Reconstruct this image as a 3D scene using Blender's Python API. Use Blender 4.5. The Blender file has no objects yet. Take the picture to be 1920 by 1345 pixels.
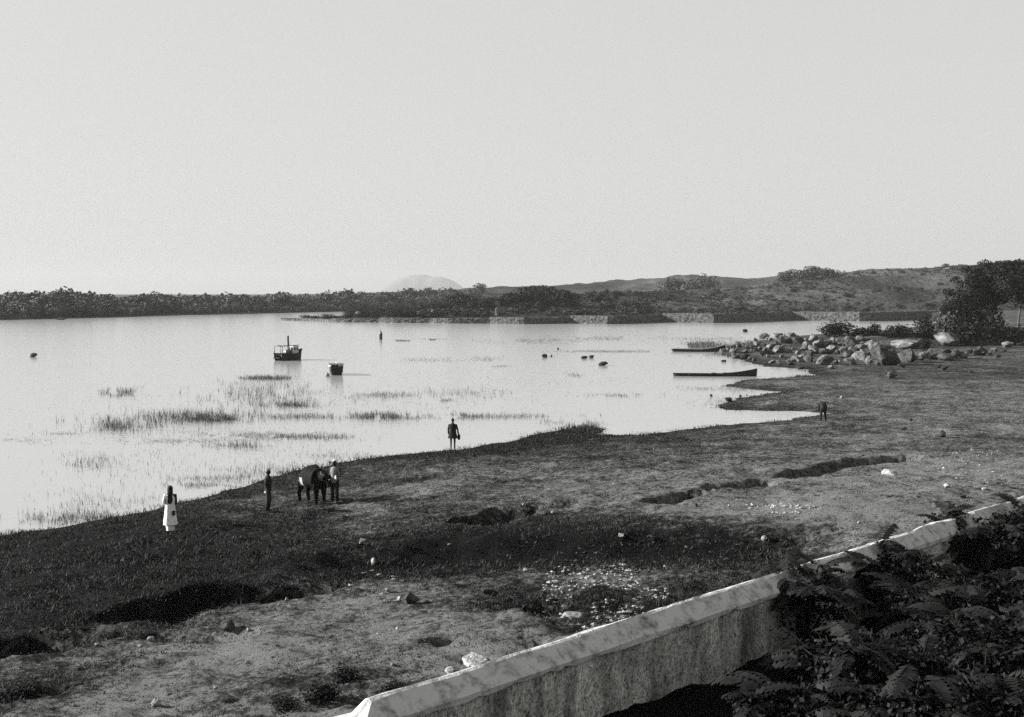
import bpy, bmesh, math, random
import numpy as np
from mathutils import Vector, Matrix, noise as mnoise
random.seed(7)
RNG = np.random.default_rng(11)
R = math.radians
SC = bpy.context.scene
COL = SC.collection

# ------------------------------------------------------------------ camera, world, sun, exposure
FPX, CX, CY, HZ = 2318.0, 960.0, 672.5, 548.0        # focal length, centre and horizon in photo pixels
CAMH = 8.7
PITCH = math.atan((CY - HZ) / FPX)
cam = bpy.data.cameras.new('camera'); camo = bpy.data.objects.new('camera', cam); COL.objects.link(camo)
camo.location = (0, 0, CAMH); camo.rotation_euler = (R(90) - PITCH, 0, 0)
cam.sensor_width = 36; cam.lens = 36 * FPX / 1920; cam.clip_start = 0.1; cam.clip_end = 20000
SC.camera = camo

SUN_EL, SUN_AZ = R(21), R(280)       # azimuth clockwise from +Y: low sun from the left, a little ahead of the camera
world = bpy.data.worlds.new('World'); SC.world = world; world.use_nodes = True
wn = world.node_tree; wn.nodes.clear()
sky = wn.nodes.new('ShaderNodeTexSky'); sky.sky_type = 'NISHITA'; sky.sun_disc = False
sky.sun_elevation = SUN_EL; sky.sun_rotation = SUN_AZ; sky.air_density = 1.0; sky.dust_density = 2.0; sky.ozone_density = 1.0
bw = wn.nodes.new('ShaderNodeRGBToBW')
tint = wn.nodes.new('ShaderNodeMix'); tint.data_type = 'RGBA'; tint.blend_type = 'MULTIPLY'
tint.inputs[0].default_value = 1.0; tint.inputs[7].default_value = (1.2, 1.2, 1.185, 1)
bg = wn.nodes.new('ShaderNodeBackground'); bg.inputs[1].default_value = 0.132
wo = wn.nodes.new('ShaderNodeOutputWorld')
wn.links.new(sky.outputs[0], bw.inputs[0]); pw = wn.nodes.new('ShaderNodeMath'); pw.operation = 'POWER'; pw.inputs[1].default_value = 0.13
wn.links.new(bw.outputs[0], pw.inputs[0]); wn.links.new(pw.outputs[0], tint.inputs[6])
wn.links.new(tint.outputs[2], bg.inputs[0]); wn.links.new(bg.outputs[0], wo.inputs[0])

sl = bpy.data.lights.new('sun', 'SUN'); sl.energy = 5.0; sl.angle = R(0.5); sl.color = (1, 1, 0.985)
so = bpy.data.objects.new('sun', sl); COL.objects.link(so)
TOSUN = Vector((math.sin(SUN_AZ) * math.cos(SUN_EL), math.cos(SUN_AZ) * math.cos(SUN_EL), math.sin(SUN_EL)))
so.rotation_euler = TOSUN.to_track_quat('Z', 'Y').to_euler(); so.location = (-60, 0, 60)
vs = SC.view_settings; vs.view_transform = 'Standard'; vs.look = 'None'; vs.gamma = 1; vs.exposure = 1.9
SC.render.engine = 'CYCLES'
SC.cycles.use_denoising = False
SC.cycles.max_bounces = 5; SC.cycles.diffuse_bounces = 2; SC.cycles.glossy_bounces = 3
SC.cycles.volume_bounces = 0; SC.cycles.transparent_max_bounces = 4
SC.cycles.sample_clamp_indirect = 1.0

# ------------------------------------------------------------------ pixel helpers (photo pixels -> places on the ground)
CP, SP = math.cos(PITCH), math.sin(PITCH)
def ray(px, py):
    u, v = (px - CX) / FPX, (CY - py) / FPX
    return np.array([u, CP + v * SP, -SP + v * CP])
def onz(px, py, z=0.0):
    d = ray(px, py); t = (z - CAMH) / d[2]
    return np.array([d[0] * t, d[1] * t, z])
def atdepth(px, py, Y):
    d = ray(px, py); t = Y / d[1]
    return np.array([d[0] * t, Y, CAMH + d[2] * t])

# ------------------------------------------------------------------ numpy value noise
_PERM = RNG.permutation(512).astype(np.int64); _VAL = RNG.random(512)
def vnoise(x, y, seed=0):
    x = np.asarray(x, float) + seed * 17.3; y = np.asarray(y, float) + seed * 9.1
    xi = np.floor(x).astype(np.int64); yi = np.floor(y).astype(np.int64)
    fx = x - xi; fy = y - yi; fx = fx * fx * (3 - 2 * fx); fy = fy * fy * (3 - 2 * fy)
    h = lambda a, b: _VAL[_PERM[(_PERM[a & 511] + b) & 511]]
    return (h(xi, yi) * (1 - fx) + h(xi + 1, yi) * fx) * (1 - fy) + (h(xi, yi + 1) * (1 - fx) + h(xi + 1, yi + 1) * fx) * fy
def fbm(x, y, oct=4, seed=0):
    s, a, t = 0, 1.0, 0
    for i in range(oct):
        s = s + a * vnoise(x * 2 ** i, y * 2 ** i, seed + i); t += a; a *= 0.5
    return s / t * 2 - 1
def sstep(a, b, x):
    t = np.clip((np.asarray(x, float) - a) / (b - a), 0, 1); return t * t * (3 - 2 * t)
def polydist(P, x, y, closed=False):
    """distance to a polyline, side (+ right of travel), parameter 0..1 along it"""
    P = np.asarray(P, float); n = len(P); best = np.full(np.shape(x), 1e18); side = np.zeros(np.shape(x)); par = np.zeros(np.shape(x))
    segs = [(i, (i + 1) % n) for i in range(n if closed else n - 1)]
    L = np.array([np.hypot(*(P[b, :2] - P[a, :2])) for a, b in segs]); tot = L.sum(); acc = 0
    for (a, b), l in zip(segs, L):
        ax, ay = P[a, :2]; dx, dy = P[b, :2] - P[a, :2]
        t = np.clip(((x - ax) * dx + (y - ay) * dy) / (l * l + 1e-12), 0, 1)
        ex, ey = x - ax - t * dx, y - ay - t * dy
        d = ex * ex + ey * ey; m = d < best
        best = np.where(m, d, best); side = np.where(m, np.sign(dy * ex - dx * ey), side); par = np.where(m, (acc + t * l) / tot, par)
        acc += l
    return np.sqrt(best), side, par
def inside(P, x, y):
    P = np.asarray(P, float); c = np.zeros(np.shape(x), bool); n = len(P)
    for i in range(n):
        x0, y0 = P[i, :2]; x1, y1 = P[(i + 1) % n, :2]
        if y0 == y1: continue
        c ^= ((y0 > y) != (y1 > y)) & (x < (x1 - x0) * (y - y0) / (y1 - y0) + x0)
    return c

# ------------------------------------------------------------------ materials (the photograph is monochrome: every colour is a near-neutral grey)
def g(v): return (v, v, v * 0.985, 1)
MATS = {}
def mat(name, lo, hi=None, rough=0.85, scale=6.0, detail=6.0, bump=0.0, bscale=None, spec=0.05, stretch=(1, 1, 1), attr=None, coords='Object', cpos=(0.35, 0.65)):
    if name in MATS: return MATS[name]
    m = bpy.data.materials.new(name); m.use_nodes = True; nt = m.node_tree; b = nt.nodes['Principled BSDF']
    b.inputs['Roughness'].default_value = rough; b.inputs['Specular IOR Level'].default_value = spec
    hi = lo if hi is None else hi
    tc = nt.nodes.new('ShaderNodeTexCoord'); mp = nt.nodes.new('ShaderNodeMapping'); mp.inputs['Scale'].default_value = stretch
    nt.links.new(tc.outputs[coords], mp.inputs[0])
    nz = nt.nodes.new('ShaderNodeTexNoise'); nz.inputs['Scale'].default_value = scale; nz.inputs['Detail'].default_value = detail; nz.inputs['Roughness'].default_value = 0.65
    nt.links.new(mp.outputs[0], nz.inputs['Vector'])
    cr = nt.nodes.new('ShaderNodeValToRGB'); cr.color_ramp.elements[0].position = cpos[0]; cr.color_ramp.elements[1].position = cpos[1]
    cr.color_ramp.elements[0].color = g(lo); cr.color_ramp.elements[1].color = g(hi)
    nt.links.new(nz.outputs[0], cr.inputs[0]); nt.links.new(cr.outputs[0], b.inputs['Base Color'])
    if bump:
        n2 = nt.nodes.new('ShaderNodeTexNoise'); n2.inputs['Scale'].default_value = bscale or scale * 3; n2.inputs['Detail'].default_value = 8
        nt.links.new(mp.outputs[0], n2.inputs['Vector'])
        bp = nt.nodes.new('ShaderNodeBump'); bp.inputs['Strength'].default_value = 1.0; bp.inputs['Distance'].default_value = bump
        nt.links.new(n2.outputs[0], bp.inputs['Height']); nt.links.new(bp.outputs[0], b.inputs['Normal'])
    MATS[name] = m; return m

def ground_material(name, dark, pale, fine=7.0):
    """turf to dry earth by the 'dry' attribute, broken up by noise at several sizes"""
    m = bpy.data.materials.new(name); m.use_nodes = True; nt = m.node_tree; b = nt.nodes['Principled BSDF']
    b.inputs['Roughness'].default_value = 0.95; b.inputs['Specular IOR Level'].default_value = 0.05
    geo = nt.nodes.new('ShaderNodeNewGeometry')
    at = nt.nodes.new('ShaderNodeAttribute'); at.attribute_name = 'dry'
    def noise(s, d=6, r=0.7):
        n = nt.nodes.new('ShaderNodeTexNoise'); n.inputs['Scale'].default_value = s; n.inputs['Detail'].default_value = d; n.inputs['Roughness'].default_value = r
        nt.links.new(geo.outputs['Position'], n.inputs['Vector']); return n.outputs[0]
    def mth(op, a, b_, clamp=False):
        n = nt.nodes.new('ShaderNodeMath'); n.operation = op; n.use_clamp = clamp
        for i, v in enumerate((a, b_)):
            if isinstance(v, (int, float)): n.inputs[i].default_value = v
            else: nt.links.new(v, n.inputs[i])
        return n.outputs[0]
    n1 = noise(0.45); n2 = noise(2.2, 8, 0.75); n3 = noise(fine, 6, 0.8)
    s = mth('ADD', mth('MULTIPLY', mth('SUBTRACT', n1, 0.5), 1.2), mth('MULTIPLY', mth('SUBTRACT', n2, 0.5), 2.6))
    s = mth('ADD', s, mth('MULTIPLY', mth('SUBTRACT', n3, 0.5), 3.4))
    s = mth('ADD', s, at.outputs['Fac'], True)
    cr = nt.nodes.new('ShaderNodeValToRGB'); e = cr.color_ramp.elements
    e[0].position = 0.05; e[0].color = g(dark); e[1].position = 0.95; e[1].color = g(pale)
    k = e.new(0.5); k.color = g(dark * 0.55 + pale * 0.30)
    nt.links.new(s, cr.inputs[0]); nt.links.new(cr.outputs[0], b.inputs['Base Color'])
    bp = nt.nodes.new('ShaderNodeBump'); bp.inputs['Distance'].default_value = 0.13; bp.inputs['Strength'].default_value = 1
    hh = mth('ADD', mth('MULTIPLY', n2, 1.5), n3); nt.links.new(hh, bp.inputs['Height']); nt.links.new(bp.outputs[0], b.inputs['Normal'])
    return m

def water_material():
    m = bpy.data.materials.new('lake_water'); m.use_nodes = True; nt = m.node_tree; b = nt.nodes['Principled BSDF']
    b.inputs['Base Color'].default_value = g(0.24); b.inputs['Roughness'].default_value = 0.14; b.inputs['IOR'].default_value = 1.33
    geo = nt.nodes.new('ShaderNodeNewGeometry'); mp = nt.nodes.new('ShaderNodeMapping'); mp.inputs['Scale'].default_value = (0.35, 1.0, 1)
    nt.links.new(geo.outputs['Position'], mp.inputs[0])
    n = nt.nodes.new('ShaderNodeTexNoise'); n.inputs['Scale'].default_value = 1.6; n.inputs['Detail'].default_value = 4
    nt.links.new(mp.outputs[0], n.inputs['Vector'])
    bp = nt.nodes.new('ShaderNodeBump'); bp.inputs['Distance'].default_value = 0.035; bp.inputs['Strength'].default_value = 0.8
    nt.links.new(n.outputs[0], bp.inputs['Height']); nt.links.new(bp.outputs[0], b.inputs['Normal'])
    return m

# ------------------------------------------------------------------ object helpers
def tag(o, label=None, cat=None, group=None, kind=None):
    if label: o['label'] = label
    if cat: o['category'] = cat
    if group: o['group'] = group
    if kind: o['kind'] = kind
    return o
def link(o, parent=None):
    COL.objects.link(o)
    if parent is not None: o.parent = parent
    return o
def empty(name, loc=(0, 0, 0), rz=0.0):
    o = bpy.data.objects.new(name, None); o.location = loc; o.rotation_euler = (0, 0, rz); o.empty_display_size = 0.2
    return link(o)
def npmesh(name, V, F, m=None, smooth=True):
    """V (n,3), F (m,k) with one k"""
    V = np.asarray(V, np.float32); F = np.asarray(F, np.int32); k = F.shape[1]
    me = bpy.data.meshes.new(name); me.vertices.add(len(V)); me.vertices.foreach_set('co', V.ravel())
    me.loops.add(F.size); me.loops.foreach_set('vertex_index', F.ravel())
    me.polygons.add(len(F)); me.polygons.foreach_set('loop_start', np.arange(0, F.size, k, dtype=np.int32))
    me.polygons.foreach_set('use_smooth', np.full(len(F), smooth)); me.update(calc_edges=True)
    if m: me.materials.append(m)
    return me
def obj(name, me, parent=None, loc=None):
    o = bpy.data.objects.new(name, me)
    if loc is not None: o.location = loc
    return link(o, parent)
def bmobj(name, bm, m, parent=None, smooth=False, loc=None):
    me = bpy.data.meshes.new(name); bmesh.ops.recalc_face_normals(bm, faces=bm.faces); bm.to_mesh(me); bm.free()
    if m: me.materials.append(m)
    if smooth: me.polygons.foreach_set('use_smooth', np.full(len(me.polygons), True))
    return obj(name, me, parent, loc)
def bbox(bm, x0, x1, y0, y1, z0, z1):
    vs_ = [bm.verts.new((x, y, z)) for z in (z0, z1) for x, y in ((x0, y0), (x1, y0), (x1, y1), (x0, y1))]
    for f in ((0, 3, 2, 1), (4, 5, 6, 7), (0, 1, 5, 4), (1, 2, 6, 5), (2, 3, 7, 6), (3, 0, 4, 7)): bm.faces.new([vs_[i] for i in f])
    return vs_
def btube(bm, pts, radii, seg=8, cap=True):
    """tapered tube through pts"""
    rings = []; n = len(pts)
    for i, p in enumerate(pts):
        p = Vector(p); a = Vector(pts[max(i - 1, 0)]); b = Vector(pts[min(i + 1, n - 1)]); t = (b - a)
        if t.length < 1e-6: t = Vector((0, 0, 1))
        t.normalize(); u = t.cross(Vector((0, 1, 0.01))); 
        if u.length < 0.2: u = t.cross(Vector((1, 0, 0)))
        u.normalize(); w = t.cross(u); r = radii[i] if hasattr(radii, '__len__') else radii
        r = r if hasattr(r, '__len__') else (r, r)
        rings.append([bm.verts.new(p + u * (math.cos(k * 2 * math.pi / seg) * r[0]) + w * (math.sin(k * 2 * math.pi / seg) * r[1])) for k in range(seg)])
    for i in range(n - 1):
        for k in range(seg): bm.faces.new((rings[i][k], rings[i][(k + 1) % seg], rings[i + 1][(k + 1) % seg], rings[i + 1][k]))
    if cap: bm.faces.new(rings[0][::-1]); bm.faces.new(rings[-1])
    return rings
def bloft(bm, rings, close=True, cap=(True, True)):
    V = [[bm.verts.new(p) for p in r] for r in rings]; n = len(V[0])
    for i in range(len(V) - 1):
        for k in range(n if close else n - 1): bm.faces.new((V[i][k], V[i][(k + 1) % n], V[i + 1][(k + 1) % n], V[i + 1][k]))
    if cap[0]: bm.faces.new(V[0][::-1])
    if cap[1]: bm.faces.new(V[-1])
    return V
def ring(cx, cy, z, rx, ry, seg=16, wob=0.0, ph=0.0):
    return [(cx + rx * math.cos(a) * (1 + wob * math.sin(5 * a + ph)), cy + ry * math.sin(a) * (1 + wob * math.sin(5 * a + ph)), z) for a in (2 * math.pi * k / seg for k in range(seg))]

# ------------------------------------------------------------------ the near ground
SHORE_PX = [(-500, 1120), (-200, 1045), (0, 1003), (100, 990), (200, 971), (300, 950), (400, 925), (500, 898), (560, 885), (640, 866), (750, 852), (848, 843),
            (950, 828), (1040, 809), (1095, 797), (1128, 805), (1122, 815), (1200, 816), (1300, 805), (1400, 795), (1480, 787), (1530, 780), (1552, 775),
            (1500, 771), (1420, 769), (1365, 768), (1350, 761), (1375, 748), (1420, 741), (1460, 734), (1400, 729), (1350, 724), (1400, 713), (1520, 704),
            (1515, 694), (1475, 690), (1440, 688), (1400, 680), (1370, 669), (1345, 656), (1400, 643), (1460, 634), (1530, 627), (1600, 624),
            (1700, 620), (1780, 613), (1800, 606)]
SHORE = [onz(*p)[:2] for p in SHORE_PX]
LAND = np.array(SHORE + [np.array(p) for p in ((130, 380), (140, 420), (420, 430), (420, -40), (-80, -40))])

ZR = 4.2                                            # ridge of the garden wall
W0 = onz(645, 1325, ZR)[:2]; W1 = onz(1920, 931, ZR)[:2]
WD = (W1 - W0) / np.hypot(*(W1 - W0)); WN = np.array([WD[1], -WD[0]])      # along the wall; towards the garden
W1 = W1 + WD * 9
GARDEN_Z = ZR - 1.18
def base_ground(x, y):
    d, _, _ = polydist(LAND, x, y, True); ins = inside(LAND, x, y); d = np.where(ins, d, -d)
    d = d + np.clip(y / 70, .6, 1.6) * (0.35 * fbm(x * .9, y * .6, 3, 61) + 0.4 * fbm(x * .22, y * .15, 2, 63))
    far = sstep(48, 85, y + 0.35 * x)
    slope = 0.088 * (1 - far) + 0.02 * far
    up = np.maximum(d - 3, 0)
    z = np.where(d > 0, 0.28 * (1 - np.exp(-np.maximum(d, 0) / 2.2)) + slope * up, np.maximum(d * 0.12, -1.6))
    z = np.where(z > 2.0, 2.0 + (z - 2.0) / (1 + (z - 2.0) * 1.1), z)
    # rocky spit and the higher land under the trees on the right
    sp = np.array([onz(1400, 662)[:2], onz(1500, 655)[:2], onz(1640, 655)[:2], onz(1800, 650)[:2], onz(2000, 650)[:2]])
    ds, _, ps = polydist(sp, x, y)
    z = z + np.where(d > 0, (0.6 + 1.1 * sstep(0, 0.5, ps)) * np.exp(-(ds / 9.0) ** 2), 0)
    z = z + np.where(d > 0, 2.2 * sstep(70, 130, x) * sstep(120, 200, y), 0)
    # garden side of the wall
    t = (x - W0[0]) * WD[0] + (y - W0[1]) * WD[1]; s = (x - W0[0]) * WN[0] + (y - W0[1]) * WN[1]
    gar = sstep(-0.12, 0.12, s) * sstep(-3.0, 0.5, t)
    return z * (1 - gar) + GARDEN_Z * gar, d
def march(px, py, fn, t0=8.0, t1=500.0):
    d = ray(px, py); lo = None; t = np.geomspace(t0, t1, 700)
    X = d[0] * t; Y = d[1] * t; Z = CAMH + d[2] * t; h = fn(X, Y)
    i = int(np.argmax(Z < h)) if np.any(Z < h) else len(t) - 1
    i = max(i, 1); a, b = Z[i - 1] - h[i - 1], Z[i] - h[i]; k = a / (a - b) if a != b else 0
    tt = t[i - 1] + (t[i] - t[i - 1]) * k; return np.array([d[0] * tt, d[1] * tt, CAMH + d[2] * tt])
bfn = lambda x, y: base_ground(x, y)[0]
SCARPS = [  # top edge in photo pixels, drop, how far the ground takes to come back up
    ([(140, 1166), (290, 1115), (400, 1092), (480, 1084), (580, 1078), (690, 1080)], 0.7, 3.0),
    ([(-200, 1222), (0, 1192), (120, 1180), (190, 1174)], 0.6, 2.6),
    ([(205, 1180), (250, 1176)], 0.3, 1.2), ([(290, 1180), (400, 1178), (500, 1186)], 0.25, 1.2),
    ([(828, 978), (905, 964), (925, 950), (1000, 943), (1090, 937)], 0.5, 2.4),
    ([(1195, 942), (1250, 928), (1310, 918)], 0.42, 1.7), ([(1308, 914), (1360, 906), (1440, 895)], 0.42, 1.7),
    ([(1437, 893), (1500, 878), (1560, 867), (1695, 853)], 0.46, 2.0),
    ([(640, 1022), (740, 1020), (860, 1008), (1000, 1000), (1150, 996), (1400, 988), (1600, 985)], 0.55, 6.5),
    ([(820, 1058), (900, 1052), (960, 1060)], 0.25, 1.6), ([(650, 1018), (700, 1014)], 0.3, 1.0),
    ([(785, 1192), (820, 1186), (866, 1184)], 0.34, 0.9), ([(972, 1199), (1000, 1194), (1025, 1196)], 0.3, 0.8),
    ([(900, 1108), (930, 1104), (960, 1112)], 0.34, 1.2), ([(850, 1232), (890, 1226)], 0.2, 0.6),
    ([(950, 1135), (1010, 1125), (1090, 1130)], 0.35, 2.0),
]
SC_W = [([march(px, py, bfn)[:2] for px, py in pts], D, W) for pts, D, W in SCARPS]
def ground(x, y, detail=True, want_d=False):
    x = np.asarray(x, float); y = np.asarray(y, float)
    z, d = base_ground(x, y)
    wob = 0.20 * fbm(x * 1.6, y * 1.6, 3, 3)
    gmask = np.ones(np.shape(x))
    for P, D, W in SC_W:
        P = np.array(P); lo = P.min(0) - W - 2; hi = P.max(0) + W + 2
        if not np.any((x > lo[0]) & (x < hi[0]) & (y > lo[1]) & (y < hi[1])): continue
        dd, side, par = polydist(P, x, y); s = dd * side + wob
        tp = np.clip(np.minimum(par, 1 - par) * 9, 0, 1) ** 0.6
        endfade = np.where((par <= 0) | (par >= 1), 0, 1)
        z = z - D * tp * endfade * sstep(-0.06, 0.22 if W < 5 else 1.3, s) * (1 - sstep(0.25 * W, W, s))
    if detail:
        land = sstep(0.0, 4.0, d); nearf = 1 - sstep(60, 140, y)
        z = z + land * (0.10 * fbm(x * 0.35, y * 0.35, 4, 9) + 0.15 * nearf * fbm(x * 1.3, y * 1.3, 4, 5) + 0.05 * nearf * fbm(x * 4.5, y * 4.5, 2, 6)) + 0.05 * fbm(x * 0.5, y * 0.5, 3, 1) * (d < 4)
    return (z, d) if want_d else z
gfn = lambda x, y: ground(x, y)
def at(px, py): return march(px, py, gfn)
def pxm(p): return p[1] / CP / FPX                  # metres per photo pixel at a place

xs = np.concatenate([-np.geomspace(30, 420, 60)[::-1], np.arange(-29.8, 42, 0.2), np.geomspace(42.2, 430, 110)])
ys = [5.0]
while ys[-1] < 430: ys.append(ys[-1] + max(0.11, ys[-1] * 0.0052))
ys = np.array([-40, -20, -5, 0] + ys)
GX, GY = np.meshgrid(xs, ys); GZ, GD = ground(GX, GY, True, True)
nx, ny = len(xs), len(ys)
idx = np.arange(nx * ny).reshape(ny, nx)
F = np.stack([idx[:-1, :-1], idx[:-1, 1:], idx[1:, 1:], idx[1:, :-1]], -1).reshape(-1, 4)
keep = (GD.ravel()[F] > -14).any(1)
gme = npmesh('ground', np.stack([GX, GY, GZ], -1).reshape(-1, 3), F[keep])
# dryness: short dark turf by the water, bare pale earth up towards the wall
DRY_PX = [(330, 1240, 5, .34), (560, 1180, 4, .26), (880, 1170, 4, .36), (960, 1220, 3, .36), (700, 1110, 2, .3), (1130, 1088, 2.0, .8), (1460, 955, 4, .42), (1250, 960, 4, .28), (1650, 960, 5, .36), (1820, 860, 6, .5), (1900, 900, 5, .4),
          (1500, 900, 6, .22), (1700, 790, 12, .14), (1400, 840, 10, .08), (400, 1300, 3, .3), (160, 1290, 3, .22), (1330, 985, 3, .45), (1600, 1000, 2.5, .35), (1150, 940, 5, .18),
          (750, 930, 7, .16), (450, 1020, 5, .22), (620, 1000, 5, .2), (560, 1050, 4, .15), (640, 935, 5, .22), (560, 920, 3, .15), (1700, 750, 28, .2), (1000, 890, 8, .1), (120, 1080, 8, -.5), (20, 1050, 9, -.5), (330, 1060, 6, -.25), (1000, 1040, 4.2, -.6), (900, 1060, 2.5, -.4), (1250, 1030, 4.0, -.6), (1450, 1025, 3, -.4), (830, 1040, 2.2, -.35), (590, 1280, 1.6, -.6), (30, 1300, 1.4, -.5), (960, 1120, 1.5, -.5), (1100, 1130, 2, -.4), (1250, 1110, 2, -.4), (300, 1000, 6, -.2), (1050, 820, 6, -.3), (900, 845, 4, -.3), (1870, 700, 14, -.25), (1850, 630, 20, -.4)]
DRY_W = [(at(px, py)[:2], r, a) for px, py, r, a in DRY_PX]
def dryness(x, y, d):
    v = 0.285 + 0.14 * sstep(2, 30, x) + 0.12 * sstep(2, 16, d) - 0.25 * (1 - sstep(0, 4.0, d))
    v = v + 0.30 * fbm(x * .42, y * .42, 3, 71) + 0.12 * fbm(x * 1.7, y * 1.7, 2, 73)
    for c, r, a in DRY_W: v = v + a * (.72 if a > 0 else 1) * np.exp(-((x - c[0]) ** 2 + (y - c[1]) ** 2) / (r * r))
    t = (x - W0[0]) * WD[0] + (y - W0[1]) * WD[1]; s = (x - W0[0]) * WN[0] + (y - W0[1]) * WN[1]
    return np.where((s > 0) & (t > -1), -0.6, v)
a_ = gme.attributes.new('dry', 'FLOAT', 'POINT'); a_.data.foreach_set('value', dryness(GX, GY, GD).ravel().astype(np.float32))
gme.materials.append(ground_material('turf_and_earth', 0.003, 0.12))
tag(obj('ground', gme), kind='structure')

# ------------------------------------------------------------------ water
wm = npmesh('water', [(-2600, -60, 0), (2600, -60, 0), (2600, 8900, 0), (-2600, 8900, 0)], [(0, 1, 2, 3)], water_material(), False)
tag(obj('water', wm), kind='structure')

# ------------------------------------------------------------------ far shore, hill and quay
QUAY = [  # photo pixel x0, x1, base row at both ends, wall height, lit share
    (527, 618, 601.0, 604.0, 0.75, 0.4), (618, 709, 604.0, 605.0, 1.0, 0.35), (709, 805, 605.0, 606.0, 1.35, 0.33), (805, 918, 606.0, 607.0, 1.4, 0.36),
    (918, 1069, 607.0, 606.8, 1.75, 0.42), (1069, 1242, 606.8, 604.5, 2.2, 0.42), (1242, 1486, 604.5, 601.0, 2.6, 0.36), (1486, 1790, 601.0, 597.6, 2.7, 0.34)]
QUAY_PATHS = []
for x0, x1, y0, y1, h, f in QUAY:
    a, b = onz(x0, y0)[:2], onz(x1, y1)[:2]; c = a + (b - a) * f; run = (b - a)[0] * f
    apex = np.array([c[0], a[1] - run * 0.66])
    m1 = a + (apex - a) * 0.86; m2 = apex + (b - apex) * 0.12
    QUAY_PATHS.append([a, m1, apex * 0.5 + (m1 + m2) * 0.25, m2, b])
QFRONT = [p for path in QUAY_PATHS for p in path[:-1]] + [QUAY_PATHS[-1][-1]]
BACK = [onz(px, py)[:2] for px, py in ((1000, 581), (900, 583.5), (830, 586), (720, 591), (620, 596.5))]
FARSH = [onz(px, py)[:2] for px, py in ((-2600, 650), (-700, 614), (-200, 604), (0, 600.5), (200, 596), (300, 592.5), (500, 588), (640, 584.5), (720, 582.5), (830, 579), (960, 577))]
HLAND = np.array(FARSH + BACK + QFRONT + [np.array(p) for p in ((150, 400), (900, 380), (3600, 900), (3600, 4000), (-3600, 4000), (-3600, 300))])
CREST = np.array([((px - 960) * .2804, z) for px, z in ((-2300, 2), (0, 1.5), (560, 2), (720, 5.5), (800, 7.5), (900, 10), (960, 11), (1080, 12.6), (1210, 15.2), (1300, 17.2), (1350, 17), (1400, 15.3), (1450, 16.6), (1500, 18.3), (1600, 19), (1700, 20.3), (1800, 22), (1900, 24.6), (2150, 28), (3100, 30), (13800, 30))])
def hill(x, y, want_d=False):
    x = np.asarray(x, float); y = np.asarray(y, float)
    d, _, _ = polydist(HLAND, x, y, True); ins = inside(HLAND, x, y); d = np.where(ins, d, -d)
    wallh = np.interp(x, [-75, -40, 0, 40, 90, 140, 200], [0.7, 1.2, 1.6, 2.2, 2.6, 2.7, 2.7])
    left = 1 - sstep(-120, -50, x - (y - 500) * 0.0)
    flat = wallh * (1 - left) + 0.5 * left
    c = np.interp(x * 650 / np.maximum(y, 300), CREST[:, 0], CREST[:, 1]) * np.clip(y / 650, 0.6, 1.0)
    prog = sstep(0, np.interp(x * 650 / np.maximum(y, 300), [-80, -20, 60, 100], [80, 100, 190, 235]), d) ** 0.85
    n = 1.6 * fbm(x * 0.02, y * 0.02, 4, 21) + 1.7 * fbm(x * 0.07, y * 0.07, 4, 23) + 0.7 * fbm(x * .22, y * .22, 2, 24)
    z = flat - 0.15 + (c - flat) * prog + n * sstep(6, 70, d) * np.where(x > -60, 1, 0.3)
    z = np.where(d > 2.4, z, -1.2)
    return (z, d) if want_d else z
SKYLINE = np.array([(560, 552), (720, 548), (800, 543), (900, 537), (960, 536), (1080, 531), (1210, 522), (1300, 515), (1350, 516), (1400, 522), (1450, 517.5), (1500, 511), (1600, 509), (1700, 504.5), (1800, 498.5), (1900, 490)])
for _ in range(6):                                # settle the ridge heights so that the ridge stands where the photo has it
    yy = np.arange(400, 1600, 6.0)
    for i in range(len(CREST)):
        px = CREST[i, 0] / .2804 + 960
        if not 700 < px < 1950: continue
        z = hill((px - CX) / FPX * yy, yy); sky_px = (HZ - (z - CAMH) / yy * FPX).min()
        CREST[i, 1] += (sky_px - np.interp(px, SKYLINE[:, 0], SKYLINE[:, 1])) * .2804 * .9
hx = np.concatenate([np.linspace(-3600, -330, 60), np.arange(-320, 330, 2.2), np.linspace(335, 3600, 60)])
hy = np.concatenate([np.arange(325, 470, 1.6), np.arange(470, 760, 3.5), np.geomspace(762, 4000, 50)])
HX, HY = np.meshgrid(hx, hy); HZ_, HD = hill(HX, HY, True)
nx, ny = len(hx), len(hy); idx = np.arange(nx * ny).reshape(ny, nx)
F = np.stack([idx[:-1, :-1], idx[:-1, 1:], idx[1:, 1:], idx[1:, :-1]], -1).reshape(-1, 4)
keep = (HD.ravel()[F] > 2.4).any(1) & ~((HX.ravel()[F] < 420).all(1) & (HY.ravel()[F] < 330).all(1))
hme = npmesh('hills', np.stack([HX, HY, HZ_], -1).reshape(-1, 3), F[keep])
hd = 0.36 + 0.75 * fbm(HX * 0.03, HY * 0.012, 4, 31) - 0.3 * (HX < -40) - 0.25 * ((HX < 60) & (HY < 480)) + 0.12 * sstep(60, 140, HX)
at2 = hme.attributes.new('dry', 'FLOAT', 'POINT'); at2.data.foreach_set('value', hd.ravel().astype(np.float32))
hm = ground_material('dry_hillside', 0.006, 0.10, 1.2); hme.materials.append(hm)
tag(obj('hills', hme), kind='structure')

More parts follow.
